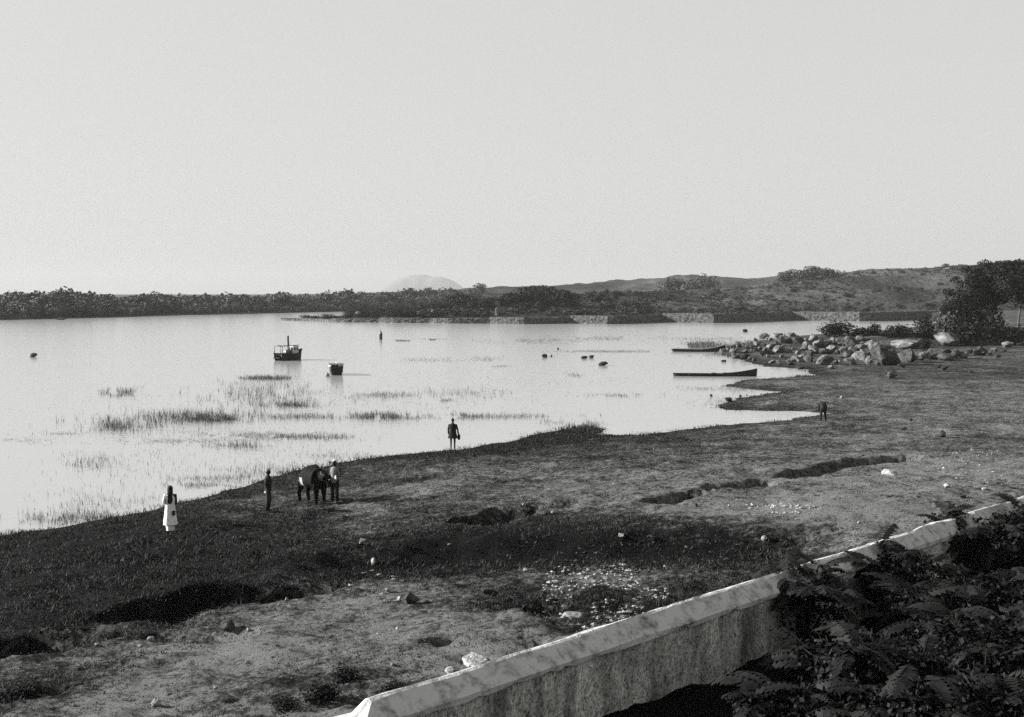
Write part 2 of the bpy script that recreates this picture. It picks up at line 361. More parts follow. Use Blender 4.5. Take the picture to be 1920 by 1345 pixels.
stone_m = mat('quay_masonry', 0.010, 0.115, 0.9, 1.4, 8, 0.10, 2.6)
QLAB = ['low crumbling end of the quay wall where the overgrown point runs out into the lake', 'low rough quay wall section second from the tip of the point',
        'short masonry quay section with a bright left face, third from the tip', 'quay section below the darkest bushes, left of the white rock',
        'quay section below the white rock and the large dark tree', 'quay section right of the large dark tree, half lit and half in shade',
        'long quay section with a deep black right half below the open hillside', 'longest quay section at the right, ending by the big tree']
for (x0, x1, y0, y1, h, f), path, lab in zip(QUAY, QUAY_PATHS, QLAB):
    o0 = np.array([path[0][0], path[0][1], 0]); bm = bmesh.new(); P = []
    path = [np.array(p) for p in path]
    for i in range(len(path) - 1):
        k = max(2, int(np.hypot(*(path[i + 1] - path[i])) / 1.2))
        P += [path[i] + (path[i + 1] - path[i]) * j / k for j in range(k)]
    P.append(path[-1]); rows = []
    for r_, (zz, off, top) in enumerate(((-1.0, -0.25, 0), (0.0, -0.18, 0), (h * 0.35, -0.1, 0), (h * 0.7, -0.04, 0), (h, 0, 1), (h + 0.06, 0.4, 1), (h, 3.0, 0), (h - .3, 5.0, 0))):
        rows.append([(p[0] - o0[0] + random.uniform(-.06, .06), p[1] - o0[1] + off + random.uniform(-.1, .1) * (r_ < 5), zz + top * random.uniform(-.14, .1)) for p in P])
    bloft(bm, rows, False, (False, False))
    w = bmobj('quay_wall', bm, stone_m, loc=o0)
    tag(w, lab, 'wall', 'quay walls along the far shore')
dh = []
n = 90
for j in range(14):
    for i in range(n):
        u = i / (n - 1) * 2 - 1; v = j / 13
        prof = max(0.0, 1 - abs(u) ** 2.6) ** 0.8
        dh.append((-590 + u * 300, 8000 + v * 520, -4 + (math.sin(v * math.pi) ** 0.8) * (124 * prof + 14 * mnoise.noise((u * 4, v * 3, 2.0)) * prof) if prof > 0 else -4))
idx = np.arange(14 * n).reshape(14, n)
F = np.stack([idx[:-1, :-1], idx[:-1, 1:], idx[1:, 1:], idx[1:, :-1]], -1).reshape(-1, 4)
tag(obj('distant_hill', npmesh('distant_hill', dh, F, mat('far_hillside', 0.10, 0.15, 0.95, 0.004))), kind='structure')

# ------------------------------------------------------------------ haze
bm = bmesh.new(); bbox(bm, -3700, 3700, -70, 9000, -5.5, 150)
hz = bmobj('haze', bm, None); hzm = bpy.data.materials.new('haze'); hzm.use_nodes = True; nt = hzm.node_tree; nt.nodes.clear()
pv = nt.nodes.new('ShaderNodeVolumePrincipled'); pv.inputs['Density'].default_value = 0.00013; pv.inputs['Color'].default_value = (0.42, 0.42, 0.414, 1); pv.inputs['Anisotropy'].default_value = 0.1
mo = nt.nodes.new('ShaderNodeOutputMaterial'); nt.links.new(pv.outputs[0], mo.inputs['Volume']); hz.data.materials.append(hzm)
tag(hz, kind='stuff')

# ------------------------------------------------------------------ foliage helpers
def leaf_cloud(lobes, n, size, rng, flat=0.35, inner=0.35):
    """leaf-sized quads through the volume of ellipsoid lobes (cx,cy,cz,rx,ry,rz); returns V,F"""
    lobes = np.array(lobes, float); vol = lobes[:, 3] * lobes[:, 4] * lobes[:, 5]; w = vol ** 0.7; w /= w.sum()
    k = rng.choice(len(lobes), n, p=w); L = lobes[k]
    d = rng.normal(size=(n, 3)); d /= np.linalg.norm(d, axis=1)[:, None]
    r = np.where(rng.random(n) < inner, rng.random(n) ** 0.5, 0.86 + 0.2 * rng.random(n))[:, None]
    c = L[:, :3] + d * r * L[:, 3:]
    nrm = d * 0.9 + rng.normal(size=(n, 3)) * 0.6 + np.array([0, 0, flat]); nrm /= np.linalg.norm(nrm, axis=1)[:, None]
    a = np.cross(nrm, rng.normal(size=(n, 3))); a /= np.linalg.norm(a, axis=1)[:, None] + 1e-9; b = np.cross(nrm, a)
    s = size * (0.55 + 0.9 * rng.random(n))[:, None]; e = 0.45 + 0.4 * rng.random(n)[:, None]
    V = np.stack([c - a * s, c - b * s * e + nrm * s * 0.15, c + a * s, c + b * s * e - nrm * s * 0.1], 1).reshape(-1, 3)
    return V, np.arange(n * 4).reshape(n, 4)
def crown_lobes(w, h, n, rng, z0=0.0, squash=1.0):
    out = []
    for _ in range(n):
        a = rng.random() * 6.283; r = rng.random() ** 0.6 * w * 0.34; zz = z0 + h * (0.30 + 0.42 * rng.random()) - 0.25 * h * (r / (w * 0.5)) ** 2
        s = w * (0.17 + 0.14 * rng.random()); out.append((math.cos(a) * r, math.sin(a) * r, zz, s, s, min(s * squash, h * 0.32)))
    out.append((0, 0, z0 + h * 0.42, w * 0.3, w * 0.3, h * 0.38)); return out
leaf_dark = mat('foliage_dark', 0.004, 0.013, 0.7, 0.5, 3, spec=0.06)
leaf_mid = mat('foliage_mid', 0.028, 0.075, 0.75, 0.3, 3, spec=0.06)
bark = mat('bark', 0.03, 0.09, 0.95, 6, 6, 0.02, 20, stretch=(1, 1, 0.25))
BUSH = []
for i in range(6):
    r = np.random.default_rng(100 + i); V, F = leaf_cloud(crown_lobes(1.0, 1.0, 9, r, -0.12), 800, 0.042, r)
    BUSH.append((V, F))
BUSH_ME = {}
def bush_mesh(i, m):
    if (i, m.name) not in BUSH_ME: BUSH_ME[(i, m.name)] = npmesh('bush_foliage', BUSH[i][0], BUSH[i][1], m, False)
    return BUSH_ME[(i, m.name)]
def bush(name, loc, w, h, m, label, group=None, i=None, rz=None, cat='bush'):
    i = random.randrange(6) if i is None else i
    o = obj(name, bush_mesh(i, m), loc=loc); o.scale = (w, w, h); o.rotation_euler = (0, 0, random.uniform(0, 6.28) if rz is None else rz)
    return tag(o, label, cat, group)
def tree(name, loc, w, h, trunk_h, m, label, group=None, n=900, leaf=0.55, seed=0, lobes=None, trunk_r=0.25, lean=0.0):
    r = np.random.default_rng(500 + seed); t = empty(name, loc)
    L = lobes or crown_lobes(w, h - trunk_h, 9, r, trunk_h - 0.1 * h)
    V, F = leaf_cloud(L, n, leaf, r); c = obj('crown', npmesh('crown', V, F, m, False), t)
    bm = bmesh.new(); btube(bm, [(0, 0, -0.5), (lean * .3, 0.05, trunk_h * .5), (lean, 0, trunk_h), (lean * 1.1, 0, trunk_h + (h - trunk_h) * .4)], [trunk_r * 1.25, trunk_r, trunk_r * .8, trunk_r * .35])
    for k in range(5):
        q = L[k % len(L)]; btube(bm, [(lean, 0, trunk_h * 0.95), ((q[0] + lean) * .5, q[1] * .5, (trunk_h + q[2]) * .5), (q[0], q[1], q[2])], [trunk_r * .5, trunk_r * .35, trunk_r * .12], 6)
    obj_t = bmobj('trunk', bm, bark, t, True); tag(t, label, 'tree', group); return t

# woodland on the left shore: one far mass
V_all, F_all, nv = [], [], 0
rw = np.random.default_rng(77); TREEPROTO = [leaf_cloud(crown_lobes(1, 1, 8, rw, -0.05), 330, 0.07, rw, .35, .5) for _ in range(6)]
def scatter_mass(xs_, ys_, hs, ws, zfn):
    V_, F_, k = [], [], 0; zs_ = zfn(np.array(xs_), np.array(ys_))
    for x, y, h, w, z in zip(xs_, ys_, hs, ws, zs_):
        V, F = TREEPROTO[rw.integers(6)]; a = rw.random() * 6.28; ca, sa = math.cos(a), math.sin(a)
        P = np.stack([(V[:, 0] * ca - V[:, 1] * sa) * w + x, (V[:, 0] * sa + V[:, 1] * ca) * w + y, V[:, 2] * h + z], 1)
        V_.append(P); F_.append(F + k); k += len(V)
    return np.concatenate(V_), np.concatenate(F_)
X, Y, H, W_ = [], [], [], []
for i in range(620):
    px = rw.uniform(-160, 900); s = np.interp(px, [0, 300, 720, 960], [600.5, 592.5, 582.5, 576])
    p = onz(px, s)[:2]; dep = rw.random() ** 1.2 * 80 + 3; q = p * (1 + dep / p[1])
    X.append(q[0]); Y.append(q[1]); top = 8.9 + 3.2 * fbm(np.array([px * 0.012]), np.array([0.3]), 3, 41)[0] * 1.4
    H.append(max(2.5, top * rw.uniform(.62, 1.0) * (0.38 + 0.62 * min(1, dep / 30)))); W_.append(H[-1] * rw.uniform(.9, 1.5))
V, F = scatter_mass(X, Y, H, W_, hill)
tag(obj('woodland', npmesh('woodland', V, F, leaf_mid, False)), 'dense wood along the far left shore of the lake', 'woodland', kind='stuff')
for k, (px, top, w, lab) in enumerate([(304, 550, 9, 'round tree standing clear of the wood beside the gap in the skyline'), (58, 541, 9, 'tallest tree of the wood near the left edge'), (124, 543, 8, 'tree crown rising over the wood right of the tallest one'),
        (255, 546, 9, 'tree at the left lip of the gap in the skyline'), (524, 541, 11, 'broad tree rising from the wood above the steam launch'), (612, 541, 11, 'flat-topped tree on the skyline left of the faint hill'), (372, 551, 9, 'low round tree on the skyline right of the gap')]):
    s = np.interp(px, [0, 300, 720], [600.5, 592.5, 582.5]); p = onz(px, s)[:2]; q = p * (1 + 30 / p[1]); z = float(hill(q[:1], q[1:])[0])
    zt = atdepth(px, top, q[1])[2]
    tree('shore_tree', (q[0], q[1], z), w, zt - z, (zt - z) * .3, leaf_mid, lab, 'trees rising out of the far wood', 420, 0.62, 20 + k)

# scrub over the hill: a mass, and the larger bushes and trees one by one
X, Y, H, W_ = [], [], [], []
SY = rw.uniform(350, 700, 9000); SX = rw.uniform(-60, 300, 9000) * SY / 650; _, SD = hill(SX, SY, True); SN = fbm(SX * .035, SY * .018, 3, 51)
for x, y, d, sn in zip(SX, SY, SD, SN):
    if d < 3.5 or (sn < -0.12 and rw.random() < .75): continue
    left = x * 650 / y < 70; h = rw.uniform(.4, 1.3) * (2.0 if left else 1.0)
    if rw.random() < (0.55 if left else 0.2): continue
    X.append(x); Y.append(y); H.append(h); W_.append(h * rw.uniform(1.2, 2.4))
TREEPROTO = [leaf_cloud(crown_lobes(1, 1, 6, rw, -0.05), 64, 0.12, rw, .35, .4) for _ in range(6)]
V, F = scatter_mass(X, Y, H, W_, hill)
tag(obj('scrub', npmesh('scrub', V, F, mat('scrub_leaf', 0.012, 0.045, .8, .2, 3), False)), 'low scrub covering the hill behind the quay', 'scrub', kind='stuff')
def hat(px, py, Y):        # a place on the hill near depth Y that shows at this photo column
    x = (px - CX) / FPX * Y; return np.array([x, Y, float(hill(np.array([x]), np.array([Y]))[0])])
def place_top(px, top, Y):
    b = hat(px, 0, Y); return b, max(0.8, atdepth(px, top, Y)[2] - b[2])
for k, (px, top, Y, w, lab) in enumerate([
        (862, 546, 400, 15, 'dark spreading tree above the quay, left one of the two dark masses'), (1008, 531, 405, 21, 'largest dark tree mass behind the quay'), (960, 545, 395, 12, 'dark tree leaning out on the left side of the largest dark mass'),
        (905, 560, 380, 9, 'dark low tree between the two dark tree masses'), (1050, 540, 398, 12, 'dark tree on the right shoulder of the largest dark mass'), (1120, 552, 420, 11, 'grey-green tree right of the largest dark mass'),
        (1318, 508, 640, 17, 'round tree on the first rise of the skyline'), (1260, 514, 640, 14, 'low tree on the skyline left of the first rise'),
        (1498, 499, 640, 15, 'left tree of the clump crowning the hill'), (1522, 496, 645, 16, 'middle and tallest tree of the clump crowning the hill'), (1548, 500, 640, 13, 'right tree of the clump crowning the hill'), (1475, 506, 640, 9, 'small outlying tree left of the clump crowning the hill')]):
    b, h = place_top(px, top, Y)
    tree('hill_tree', b, w, h, h * .22, leaf_dark if k < 6 else leaf_mid, lab, 'trees on the hill behind the quay', 1500, 0.42, 60 + k)
ORD = 'first second third fourth fifth sixth seventh eighth ninth tenth eleventh twelfth thirteenth fourteenth fifteenth sixteenth seventeenth eighteenth nineteenth twentieth'.split()
for band, n_, p0, p1, y0, y1, lab, grp in (('q', 20, 545, 930, 352, 372, 'dark bush along the top of the overgrown point, %s from its tip', 'thicket bushes on the quay'), ('r', 20, 640, 1080, 378, 412, 'dark bush in the back row of the thicket behind the quay, %s from the left', 'thicket bushes on the quay'),
        ('l', 20, 1085, 1780, 372, 430, 'bush low on the hillside just behind the quay, %s from the left', 'bushes on the open hillside'), ('m', 20, 1085, 1900, 450, 540, 'bush halfway up the open hillside, %s from the left', 'bushes on the open hillside'), ('u', 20, 1085, 1900, 560, 640, 'bush high on the open hillside near the skyline, %s from the left', 'bushes on the open hillside')):
    for k in range(n_):
        px = p0 + (p1 - p0) * (k + random.uniform(.1, .9)) / n_; Y = random.uniform(y0, y1); b = hat(px, 0, Y); zz, dd = hill(np.array([b[0]]), np.array([b[1]]), True)
        while dd[0] < 3.5 and Y < y1 + 40: Y += 3; b = hat(px, 0, Y); zz, dd = hill(np.array([b[0]]), np.array([b[1]]), True)
        near = band in 'qr'; h = random.uniform(1.2, 2.6) * (1.4 if near else 1.1) * min(1.0, 0.3 + max(0, (px - 520)) / 330); w = h * random.uniform(1.5, 2.6) * (1.4 if near else 1)
        bush('bush', b, w, h, leaf_dark if near or random.random() < .35 else leaf_mid, lab % ORD[k], grp)
for px, top, Y, w, lab in ((1392, 571, 392, 5, 'dark bush standing on the rim of the black quay section'), (1215, 569, 366, 7, 'round bush just above the shaded quay section left of the long one'), (1745, 563, 420, 6, 'dark bush on the slope left of the big tree')):
    b, h = place_top(px, top, Y); bush('bush', b, w, h, leaf_dark, lab)

# ------------------------------------------------------------------ rocks
granite = mat('granite', 0.010, 0.075, 0.9, 2.6, 9, 0.08, 7)
granite_pale = mat('granite_pale', 0.025, 0.16, 0.9, 3.4, 9, 0.06, 9)
pale_stone = mat('pale_stone', 0.08, 0.34, 0.9, 4.0, 8, 0.03, 12)
basalt = mat('dark_rock', 0.012, 0.04, 0.85, 4, 8, 0.03, 12)
ROCK = []
for i in range(10):
    bm = bmesh.new(); s = Vector((i * 7.3, i * 3.1, 1.7))
    for _ in range(13 if i < 7 else 26):
        p = Vector((random.gauss(0, 1), random.gauss(0, 1), random.gauss(0, .9))).normalized() * random.uniform(.4, .52); bm.verts.new(p)
    h_ = bmesh.ops.convex_hull(bm, input=bm.verts[:]); bmesh.ops.delete(bm, geom=[v for v in bm.verts if not v.link_faces], context='VERTS')
    bmesh.ops.bevel(bm, geom=bm.edges[:], offset=.035 if i < 7 else .06, segments=2, affect='EDGES', clamp_overlap=True)
    for v in bm.verts:
        if v.co.length > .53: v.co = v.co.normalized() * random.uniform(.47, .53)
    bmesh.ops.triangulate(bm, faces=bm.faces[:]); bmesh.ops.subdivide_edges(bm, edges=[e for e in bm.edges if e.calc_length() > .12], cuts=2, use_grid_fill=True); bmesh.ops.triangulate(bm, faces=bm.faces[:])
    for v in bm.verts: v.co = v.co * (1 + .13 * mnoise.noise(v.co * 3.5 + s) + .08 * mnoise.noise(v.co * 9 + s))
    me = bpy.data.meshes.new('boulder'); bm.to_mesh(me); bm.free(); me.polygons.foreach_set('use_smooth', np.full(len(me.polygons), True)); me.set_sharp_from_angle(angle=R(24)); ROCK.append(me)
ROCKM = {}
def rock_me(i, m):
    if (i, m.name) not in ROCKM: c = ROCK[i].copy(); c.materials.append(m); ROCKM[(i, m.name)] = c
    return ROCKM[(i, m.name)]
def rock(name, px, py, wpx, hpx, m, label, group=None, cat='rock', p=None, i=None, sink=0.18, rz=None, tilt=0.25, water=False):
    """px,py: foot of the rock in the photo"""
    q = (onz(px, py) if water else at(px, py)) if p is None else np.array(p); k = pxm(q)
    w, h = wpx * k, hpx * k; i = random.randrange(10) if i is None else i
    o = obj(name, rock_me(i, m)); H_ = h / (1 - sink)
    o.scale = (w * 1.22, w * random.uniform(.8, 1.2), H_ * 1.1); o.rotation_euler = (random.uniform(-tilt, tilt), random.uniform(-tilt, tilt), random.uniform(0, 6.28) if rz is None else rz)
    dy = w * 0.35
    yy = q[1] + dy; xx = q[0] * (yy / q[1]); zg = q[2] if (water or p is not None) else float(ground(np.array([xx]), np.array([yy]))[0])
    o.location = (xx, yy, zg + H_ * (0.5 - sink)); return tag(o, label, cat, group)
for args in [
    (1700, 655, 70, 22, granite_pale, 'broad pale sunlit slab on top of the rocks below the bushes', 3), (1660, 686, 50, 40, granite, 'biggest boulder of the shore rocks, lit on its left edge', 7), (1700, 680, 44, 30, granite, 'large shadowed boulder right of the biggest one', 4),
    (1777, 649, 46, 27, granite_pale, 'large rounded pale boulder at the foot of the big tree', 8), (1865, 642, 17, 23, granite_pale, 'small egg-shaped pale rock standing under the big tree', 9), (1757, 674, 46, 22, granite, 'long low boulder in the row right of the shadowed boulder', 6),
    (1773, 677, 34, 14, granite, 'flat stone in front of the long low boulder', 7), (1790, 673, 18, 19, granite, 'narrow upright stone in the middle of the right row', 8), (1804, 673, 23, 14, granite_pale, 'rounded stone right of the narrow upright one', 0), (1838, 667, 33, 17, granite, 'wedge-shaped stone in the right row below the egg-shaped rock', 9),
    (1818, 664, 15, 13, granite, 'little stone left of the wedge-shaped one', 2), (1862, 659, 14, 8, granite_pale, 'small low stone right of the wedge-shaped one', 3), (1888, 652, 24, 13, granite_pale, 'pale stone near the right edge under the big tree', 4), (1912, 649, 14, 8, granite, 'last small stone of the row at the right edge', 5),
    (1735, 675, 22, 17, granite_pale, 'pale block between the shadowed boulder and the right row', 6), (1641, 662, 26, 23, granite_pale, 'pale tilted boulder leaning on the left of the biggest one', 7), (1628, 685, 15, 19, granite_pale, 'pale leaf-shaped stone at the left foot of the biggest boulder', 8), (1646, 686, 13, 14, granite, 'small stone in front of the biggest boulder', 1),
    (1690, 690, 19, 11, granite, 'dark stone in front of the shadowed boulder', 2), (1673, 710, 21, 16, granite_pale, 'lone pale stone with a dark shaded side out on the grass flat', 0), (1771, 694, 15, 10, basalt, 'right one of a pair of dark stones on the grass below the rocks', 3), (1761, 691, 13, 8, basalt, 'left one of a pair of dark stones on the grass below the rocks', 4),
    (1558, 692, 14, 8, granite_pale, 'pale stone on the grass in front of the rock spit', 6), (1870, 671, 14, 6, basalt, 'flat dark stone on the grass below the right row', 8)]:
    rock('boulder', *args[:4], args[4], args[5], 'shore boulders', i=args[6], tilt=.12)
RB = 'one two three four five six seven eight nine ten eleven twelve thirteen fourteen fifteen sixteen'.split()
ORD = 'first second third fourth fifth sixth seventh eighth ninth tenth eleventh twelfth thirteenth fourteenth fifteenth sixteenth seventeenth eighteenth nineteenth twentieth twenty-first twenty-second twenty-third twenty-fourth twenty-fifth twenty-sixth twenty-seventh twenty-eighth twenty-ninth thirtieth'.split()
for k in range(18):
    px = 1640 + 250 * (k + random.uniform(.1, .9)) / 18; py = 688 - 28 * (px - 1640) / 250 + random.uniform(-9, 3); s_ = random.uniform(9, 17)
    rock('boulder', px, py, s_, s_ * random.uniform(.45, .8), random.choice([granite, granite, granite_pale]), 'small broken stone wedged in the right-hand row of boulders, ' + ORD[k] + ' from the left', 'broken stones among the shore boulders', tilt=.5)
for row, n_, v0, v1, sz in (('front', 28, 0.0, .25, 1.25), ('second', 28, .35, .55, 1.2), ('third', 26, .62, .8, 1.1), ('hindmost', 24, .84, .96, .95)):
    for k in range(n_):
        u = (k + random.uniform(.1, .9)) / n_; px = 1352 + 282 * u
        lo = 670 + 18 * min(1, u * 2.2) - 4 * u; hi = 655 - 26 * min(1, u * 3.0) + (8 if u > .55 else 0)
        py = lo + (hi - lo) * random.uniform(v0, v1); s = random.choice([8, 10, 12, 15, 19, 24]) * sz * (0.5 + 0.55 * min(1, u * 2.2))
        q = at(px, py); q = onz(px, py) if q[2] < .02 else q; m_ = random.choice([granite, granite_pale, granite_pale])
        rock('boulder', px, py, s, s * random.uniform(.4, .75), m_, ('pale' if m_ is granite_pale else 'grey') + ' boulder in the ' + row + ' row of the rock spit, ' + ORD[k] + ' from its tip', 'boulders of the rock spit', p=q, sink=0.2, tilt=0.7)
for px, py, w, h, lab in ((63, 670, 13, 8, 'lone dark rock breaking the open water at the far left'), (1021, 671, 14, 7, 'larger of two dark rocks in the water in mid lake'), (1034, 669, 6, 4, 'tiny dark rock beside the larger one in mid lake'), (1095, 673, 12, 6, 'dark rock at the left end of a small line of rocks in the water'),
        (1109, 672, 14, 6, 'low dark rock in the middle of a small line of rocks in the water'), (1131, 686, 17, 8, 'dark rounded rock in the water below the small line of rocks'), (1366, 754, 16, 9, 'dark rock at the tip of the marshy grass point'), (1388, 745, 5, 6, 'tiny dark rock on the edge of the marshy grass point'),
        (1397, 623, 12, 6, 'small dark rock in the water between the quay and the spit'), (1357, 679, 12, 5, 'flat rock in the shallows between the two canoes'), (1046, 656, 5, 5, 'speck of rock in the water above the two mid lake rocks'), (1333, 744, 6, 5, 'faint small rock left of the marshy grass point'), (1482, 688, 16, 12, 'dark rock at the waterline at the foot of the spit'), (1500, 693, 18, 8, 'low dark rock on the wet edge right of the canoe prow'), (115, 600, 22, 4, 'low dark rock ledge on the far left shore')):
    rock('water_rock', px, py, w, h, basalt, lab, cat='rock', water=True, tilt=.1)
for px, top, Y, w, lab in ((935, 573, 360, 4.2, 'white rock standing among the dark bushes on the quay'), (1152, 581, 362, 1.6, 'small white rock on the quay top right of the dark tree'), (203, 577, 455, 2.0, 'pale rock on the far left shore under the wood'), (1796, 509, 615, 4.0, 'left one of two white boulders high on the right hill'), (1811, 511, 615, 3.6, 'right one of two white boulders high on the right hill'),
        (1774, 521, 600, 5.0, 'pale flat boulder below the two white ones on the hill'), (1195, 546, 480, 5.0, 'pale outcrop high on the hill left of the first rise'), (1320, 557, 470, 3.0, 'pale outcrop on the slope below the first rise'), (812, 575, 372, 1.4, 'small white rock at the root of the overgrown point'), (1690, 575, 430, 4.0, 'pale boulder on the slope above the longest quay section')):
    b = hat(px, 0, Y); h = max(1.0, min(4.0, atdepth(px, top, Y)[2] - b[2]))
    o = obj('hill_rock', rock_me(random.randrange(10), granite_pale)); o.scale = (w, w, h * 1.3); o.location = (b[0], b[1], b[2] + h * .35); o.rotation_euler = (.2, .1, random.uniform(0, 6)); tag(o, lab, 'rock')

for k in range(9):
    px = 1110 + 780 * (k + random.uniform(.15, .85)) / 9; Y = random.uniform(430, 610); b = hat(px, 0, Y); w = random.uniform(1.2, 3.0)
    o = obj('hill_rock', rock_me(random.randrange(10), granite)); o.scale = (w, w, w * .7); o.location = (b[0], b[1], b[2] + w * .12); o.rotation_euler = (.2, .1, random.uniform(0, 6)); tag(o, 'pale rock scattered on the scrubby hillside, ' + ORD[k] + ' from the left', 'rock', 'rocks on the hillside')
for k in range(12):  # bush clumps added so that the gaps between the spit boulders go dark
    u = (k + random.uniform(.2, .8)) / 12; px = 1390 + 240 * u; lo = 672 + 14 * min(1, u * 2.2); hi = 650 - 18 * min(1, u * 3.0); q = at(px, lo + (hi - lo) * random.uniform(.25, .9)); kq = pxm(q); w = random.uniform(9, 20)
    bush('bush', (q[0], q[1] + .6, max(q[2], 0) - .15), w * kq * 1.3, w * kq * random.uniform(.5, .9), leaf_dark, 'small dark bush added to darken the gaps between the boulders of the spit, ' + ORD[k] + ' from its tip', 'bushes added to darken the boulder gaps')
# bushes and trees on the spit and at its right end
for px, py, w, h, lab in ((1588, 630, 74, 30, 'largest dark bush on the rock spit'), (1567, 630, 34, 22, 'dark bush on the left flank of the largest one on the spit'), (1622, 632, 46, 22, 'low dark bush right of the largest one on the spit'), (1648, 631, 26, 28, 'upright dark bush in the gap on the spit'), (1690, 632, 58, 26, 'wide dark bush behind the pale slab'),
        (1672, 634, 50, 14, 'low dark bush in the dip behind the pale slab'), (1749, 636, 42, 42, 'dark bush left of the rounded pale boulder'), (1722, 634, 26, 14, 'small grey bush at the right end of the spit bushes'), (1742, 658, 22, 28, 'black bush in the cleft left of the rounded pale boulder'),
        (1835, 648, 90, 50, 'dark thicket at the foot of the big tree'), (1806, 632, 60, 60, 'grey-green bush on the left skirt of the big tree'), (1905, 648, 70, 42, 'dark thicket under the tree at the right edge'), (1492, 640, 16, 14, 'small dark bush among the boulders of the spit'), (1466, 652, 12, 10, 'tiny dark bush low on the spit')):
    q = at(px, py); k = pxm(q); b = (q[0], q[1] + 2, q[2] - .2); bush('bush', b, w * k * 1.25, h * k * 1.3, leaf_dark if 'grey' not in lab else leaf_mid, lab)
q = at(1856, 636); k = pxm(q); kk = k
def lob(px, py, rx, ry=None): return ((px - 1856) * kk, random.uniform(-2, 2), (636 - py) * kk, rx * kk, rx * kk * .9, (ry or rx) * kk)
random.seed(21)
tree('big_tree', (q[0], q[1] + 4, q[2]), 14, 13, 4, leaf_dark, 'big dark tree at the right edge, its foliage down to the ground', n=22000, leaf=0.17, seed=91, trunk_r=.35,
     lobes=[lob(1790, 548, 12, 7), lob(1812, 525, 12, 7), lob(1828, 505, 10, 6), lob(1862, 494, 14, 7), lob(1783, 580, 10, 8), lob(1905, 545, 36, 22), lob(1940, 510, 44, 24), lob(1960, 545, 40, 26), lob(1815, 625, 30, 18), lob(1835, 520, 14, 10), lob(1800, 575, 16, 14), lob(1790, 610, 18, 16), lob(1845, 507, 16, 10), lob(1890, 500, 22, 12), lob(1875, 525, 40, 26), lob(1905, 515, 45, 26), lob(1840, 545, 34, 24), lob(1930, 540, 45, 30), lob(1825, 570, 30, 26), lob(1860, 570, 34, 28), lob(1810, 595, 24, 24), lob(1840, 605, 30, 26), lob(1870, 600, 22, 26), lob(1850, 530, 26, 16), lob(1885, 555, 30, 18)])
q = at(1893, 632); t = tree('slender_tree', (q[0], q[1] - 3, q[2]), 8, 11, 6.0, leaf_dark, 'slender tree with a bare thin trunk at the right edge', n=3500, leaf=0.2, seed=95, trunk_r=.16, lean=0.5)

# ------------------------------------------------------------------ reeds, weed and grass (numbers nobody could count)
reed_m = mat('reed', 0.03, 0.09, 0.8, 3, 2, spec=.2)
def blades(P, h, w, lean, rng, nseg=1):
    n = len(P); a = rng.random(n) * 6.283; l = lean * rng.random(n); b = rng.random(n) * 6.283
    side = np.stack([np.cos(a), np.sin(a), np.zeros(n)], 1) * (w * (0.6 + 0.8 * rng.random(n)))[:, None]
    tip = P + np.stack([np.cos(b) * l * h, np.sin(b) * l * h, h], 1)
    V = np.stack([P - side, P + side, tip], 1).reshape(-1, 3); return V, np.arange(n * 3).reshape(n, 3)
PATCH = [(80, 760, 690, 900, 1500, .2), (500, 1250, 660, 780, 900, .16), (1345, 1430, 722, 740, 900, .12), (1345, 1400, 742, 770, 900, .14), (1400, 1540, 772, 786, 900, .1), (1060, 1140, 792, 812, 500, .4), (100, 700, 800, 835, 900, .16), (300, 1000, 740, 775, 500, .25), (650, 1250, 690, 735, 420, .2), (100, 420, 830, 920, 260, .3), (420, 700, 830, 870, 260, .22), (0, 180, 800, 840, 500, .1), (880, 1250, 645, 668, 500, .12), (560, 900, 790, 800, 320, .12),
    # x0,x1,y0,y1 (photo pixels at the water), blades, height, dark rows at the foot
    (190, 275, 730, 745, 420, .5), (120, 330, 785, 812, 520, .65), (190, 240, 795, 810, 120, .65), (250, 480, 772, 796, 900, .7), (360, 445, 780, 792, 700, .55), (480, 650, 778, 788, 380, .45), (650, 790, 776, 789, 800, .5), (790, 1070, 777, 787, 600, .35), (840, 900, 776, 786, 250, .4),
    (220, 420, 822, 833, 1300, .12), (380, 600, 808, 828, 3200, .14), (0, 100, 818, 834, 900, .1), (70, 200, 812, 816, 160, .2), (500, 690, 814, 826, 420, .35), (400, 500, 832, 845, 160, .5),
    (455, 548, 706, 714, 700, .45), (385, 620, 712, 768, 900, .6), (485, 600, 756, 765, 380, .55), (640, 790, 736, 748, 330, .4), (780, 960, 728, 748, 280, .4), (815, 850, 748, 756, 90, .3),
    (740, 860, 670, 681, 300, .25), (860, 960, 668, 678, 220, .25), (725, 768, 638, 641, 330, .3), (785, 828, 636, 640, 330, .35), (920, 1090, 634, 645, 900, .3), (1040, 1260, 630, 640, 1100, .3), (1250, 1460, 632, 640, 500, .35), (1055, 1240, 657, 662, 1100, .22), (1000, 1100, 640, 650, 300, .2),
    (1285, 1365, 644, 655, 1500, .9), (1340, 1470, 640, 650, 1200, .6), (1310, 1400, 656, 669, 1000, .35), (920, 960, 685, 690, 120, .2), (1060, 1090, 700, 708, 90, .3), (880, 940, 672, 680, 120, .2),
    (290, 480, 905, 917, 420, .25), (330, 480, 890, 905, 240, .3), (400, 640, 868, 905, 700, .3), (120, 220, 856, 884, 130, .45), (90, 300, 925, 960, 220, .35), (30, 250, 960, 985, 600, .35), (1090, 1240, 738, 746, 330, .25), (1350, 1460, 718, 736, 900, .2), (1270, 1400, 724, 734, 380, .2), (900, 980, 803, 806, 130, .08), (960, 1000, 818, 822, 60, .1), (560, 700, 850, 862, 160, .25), (1290, 1420, 745, 766, 260, .2), (1000, 1060, 785, 800, 60, .3)]
P_, H_, Wd = [], [], []
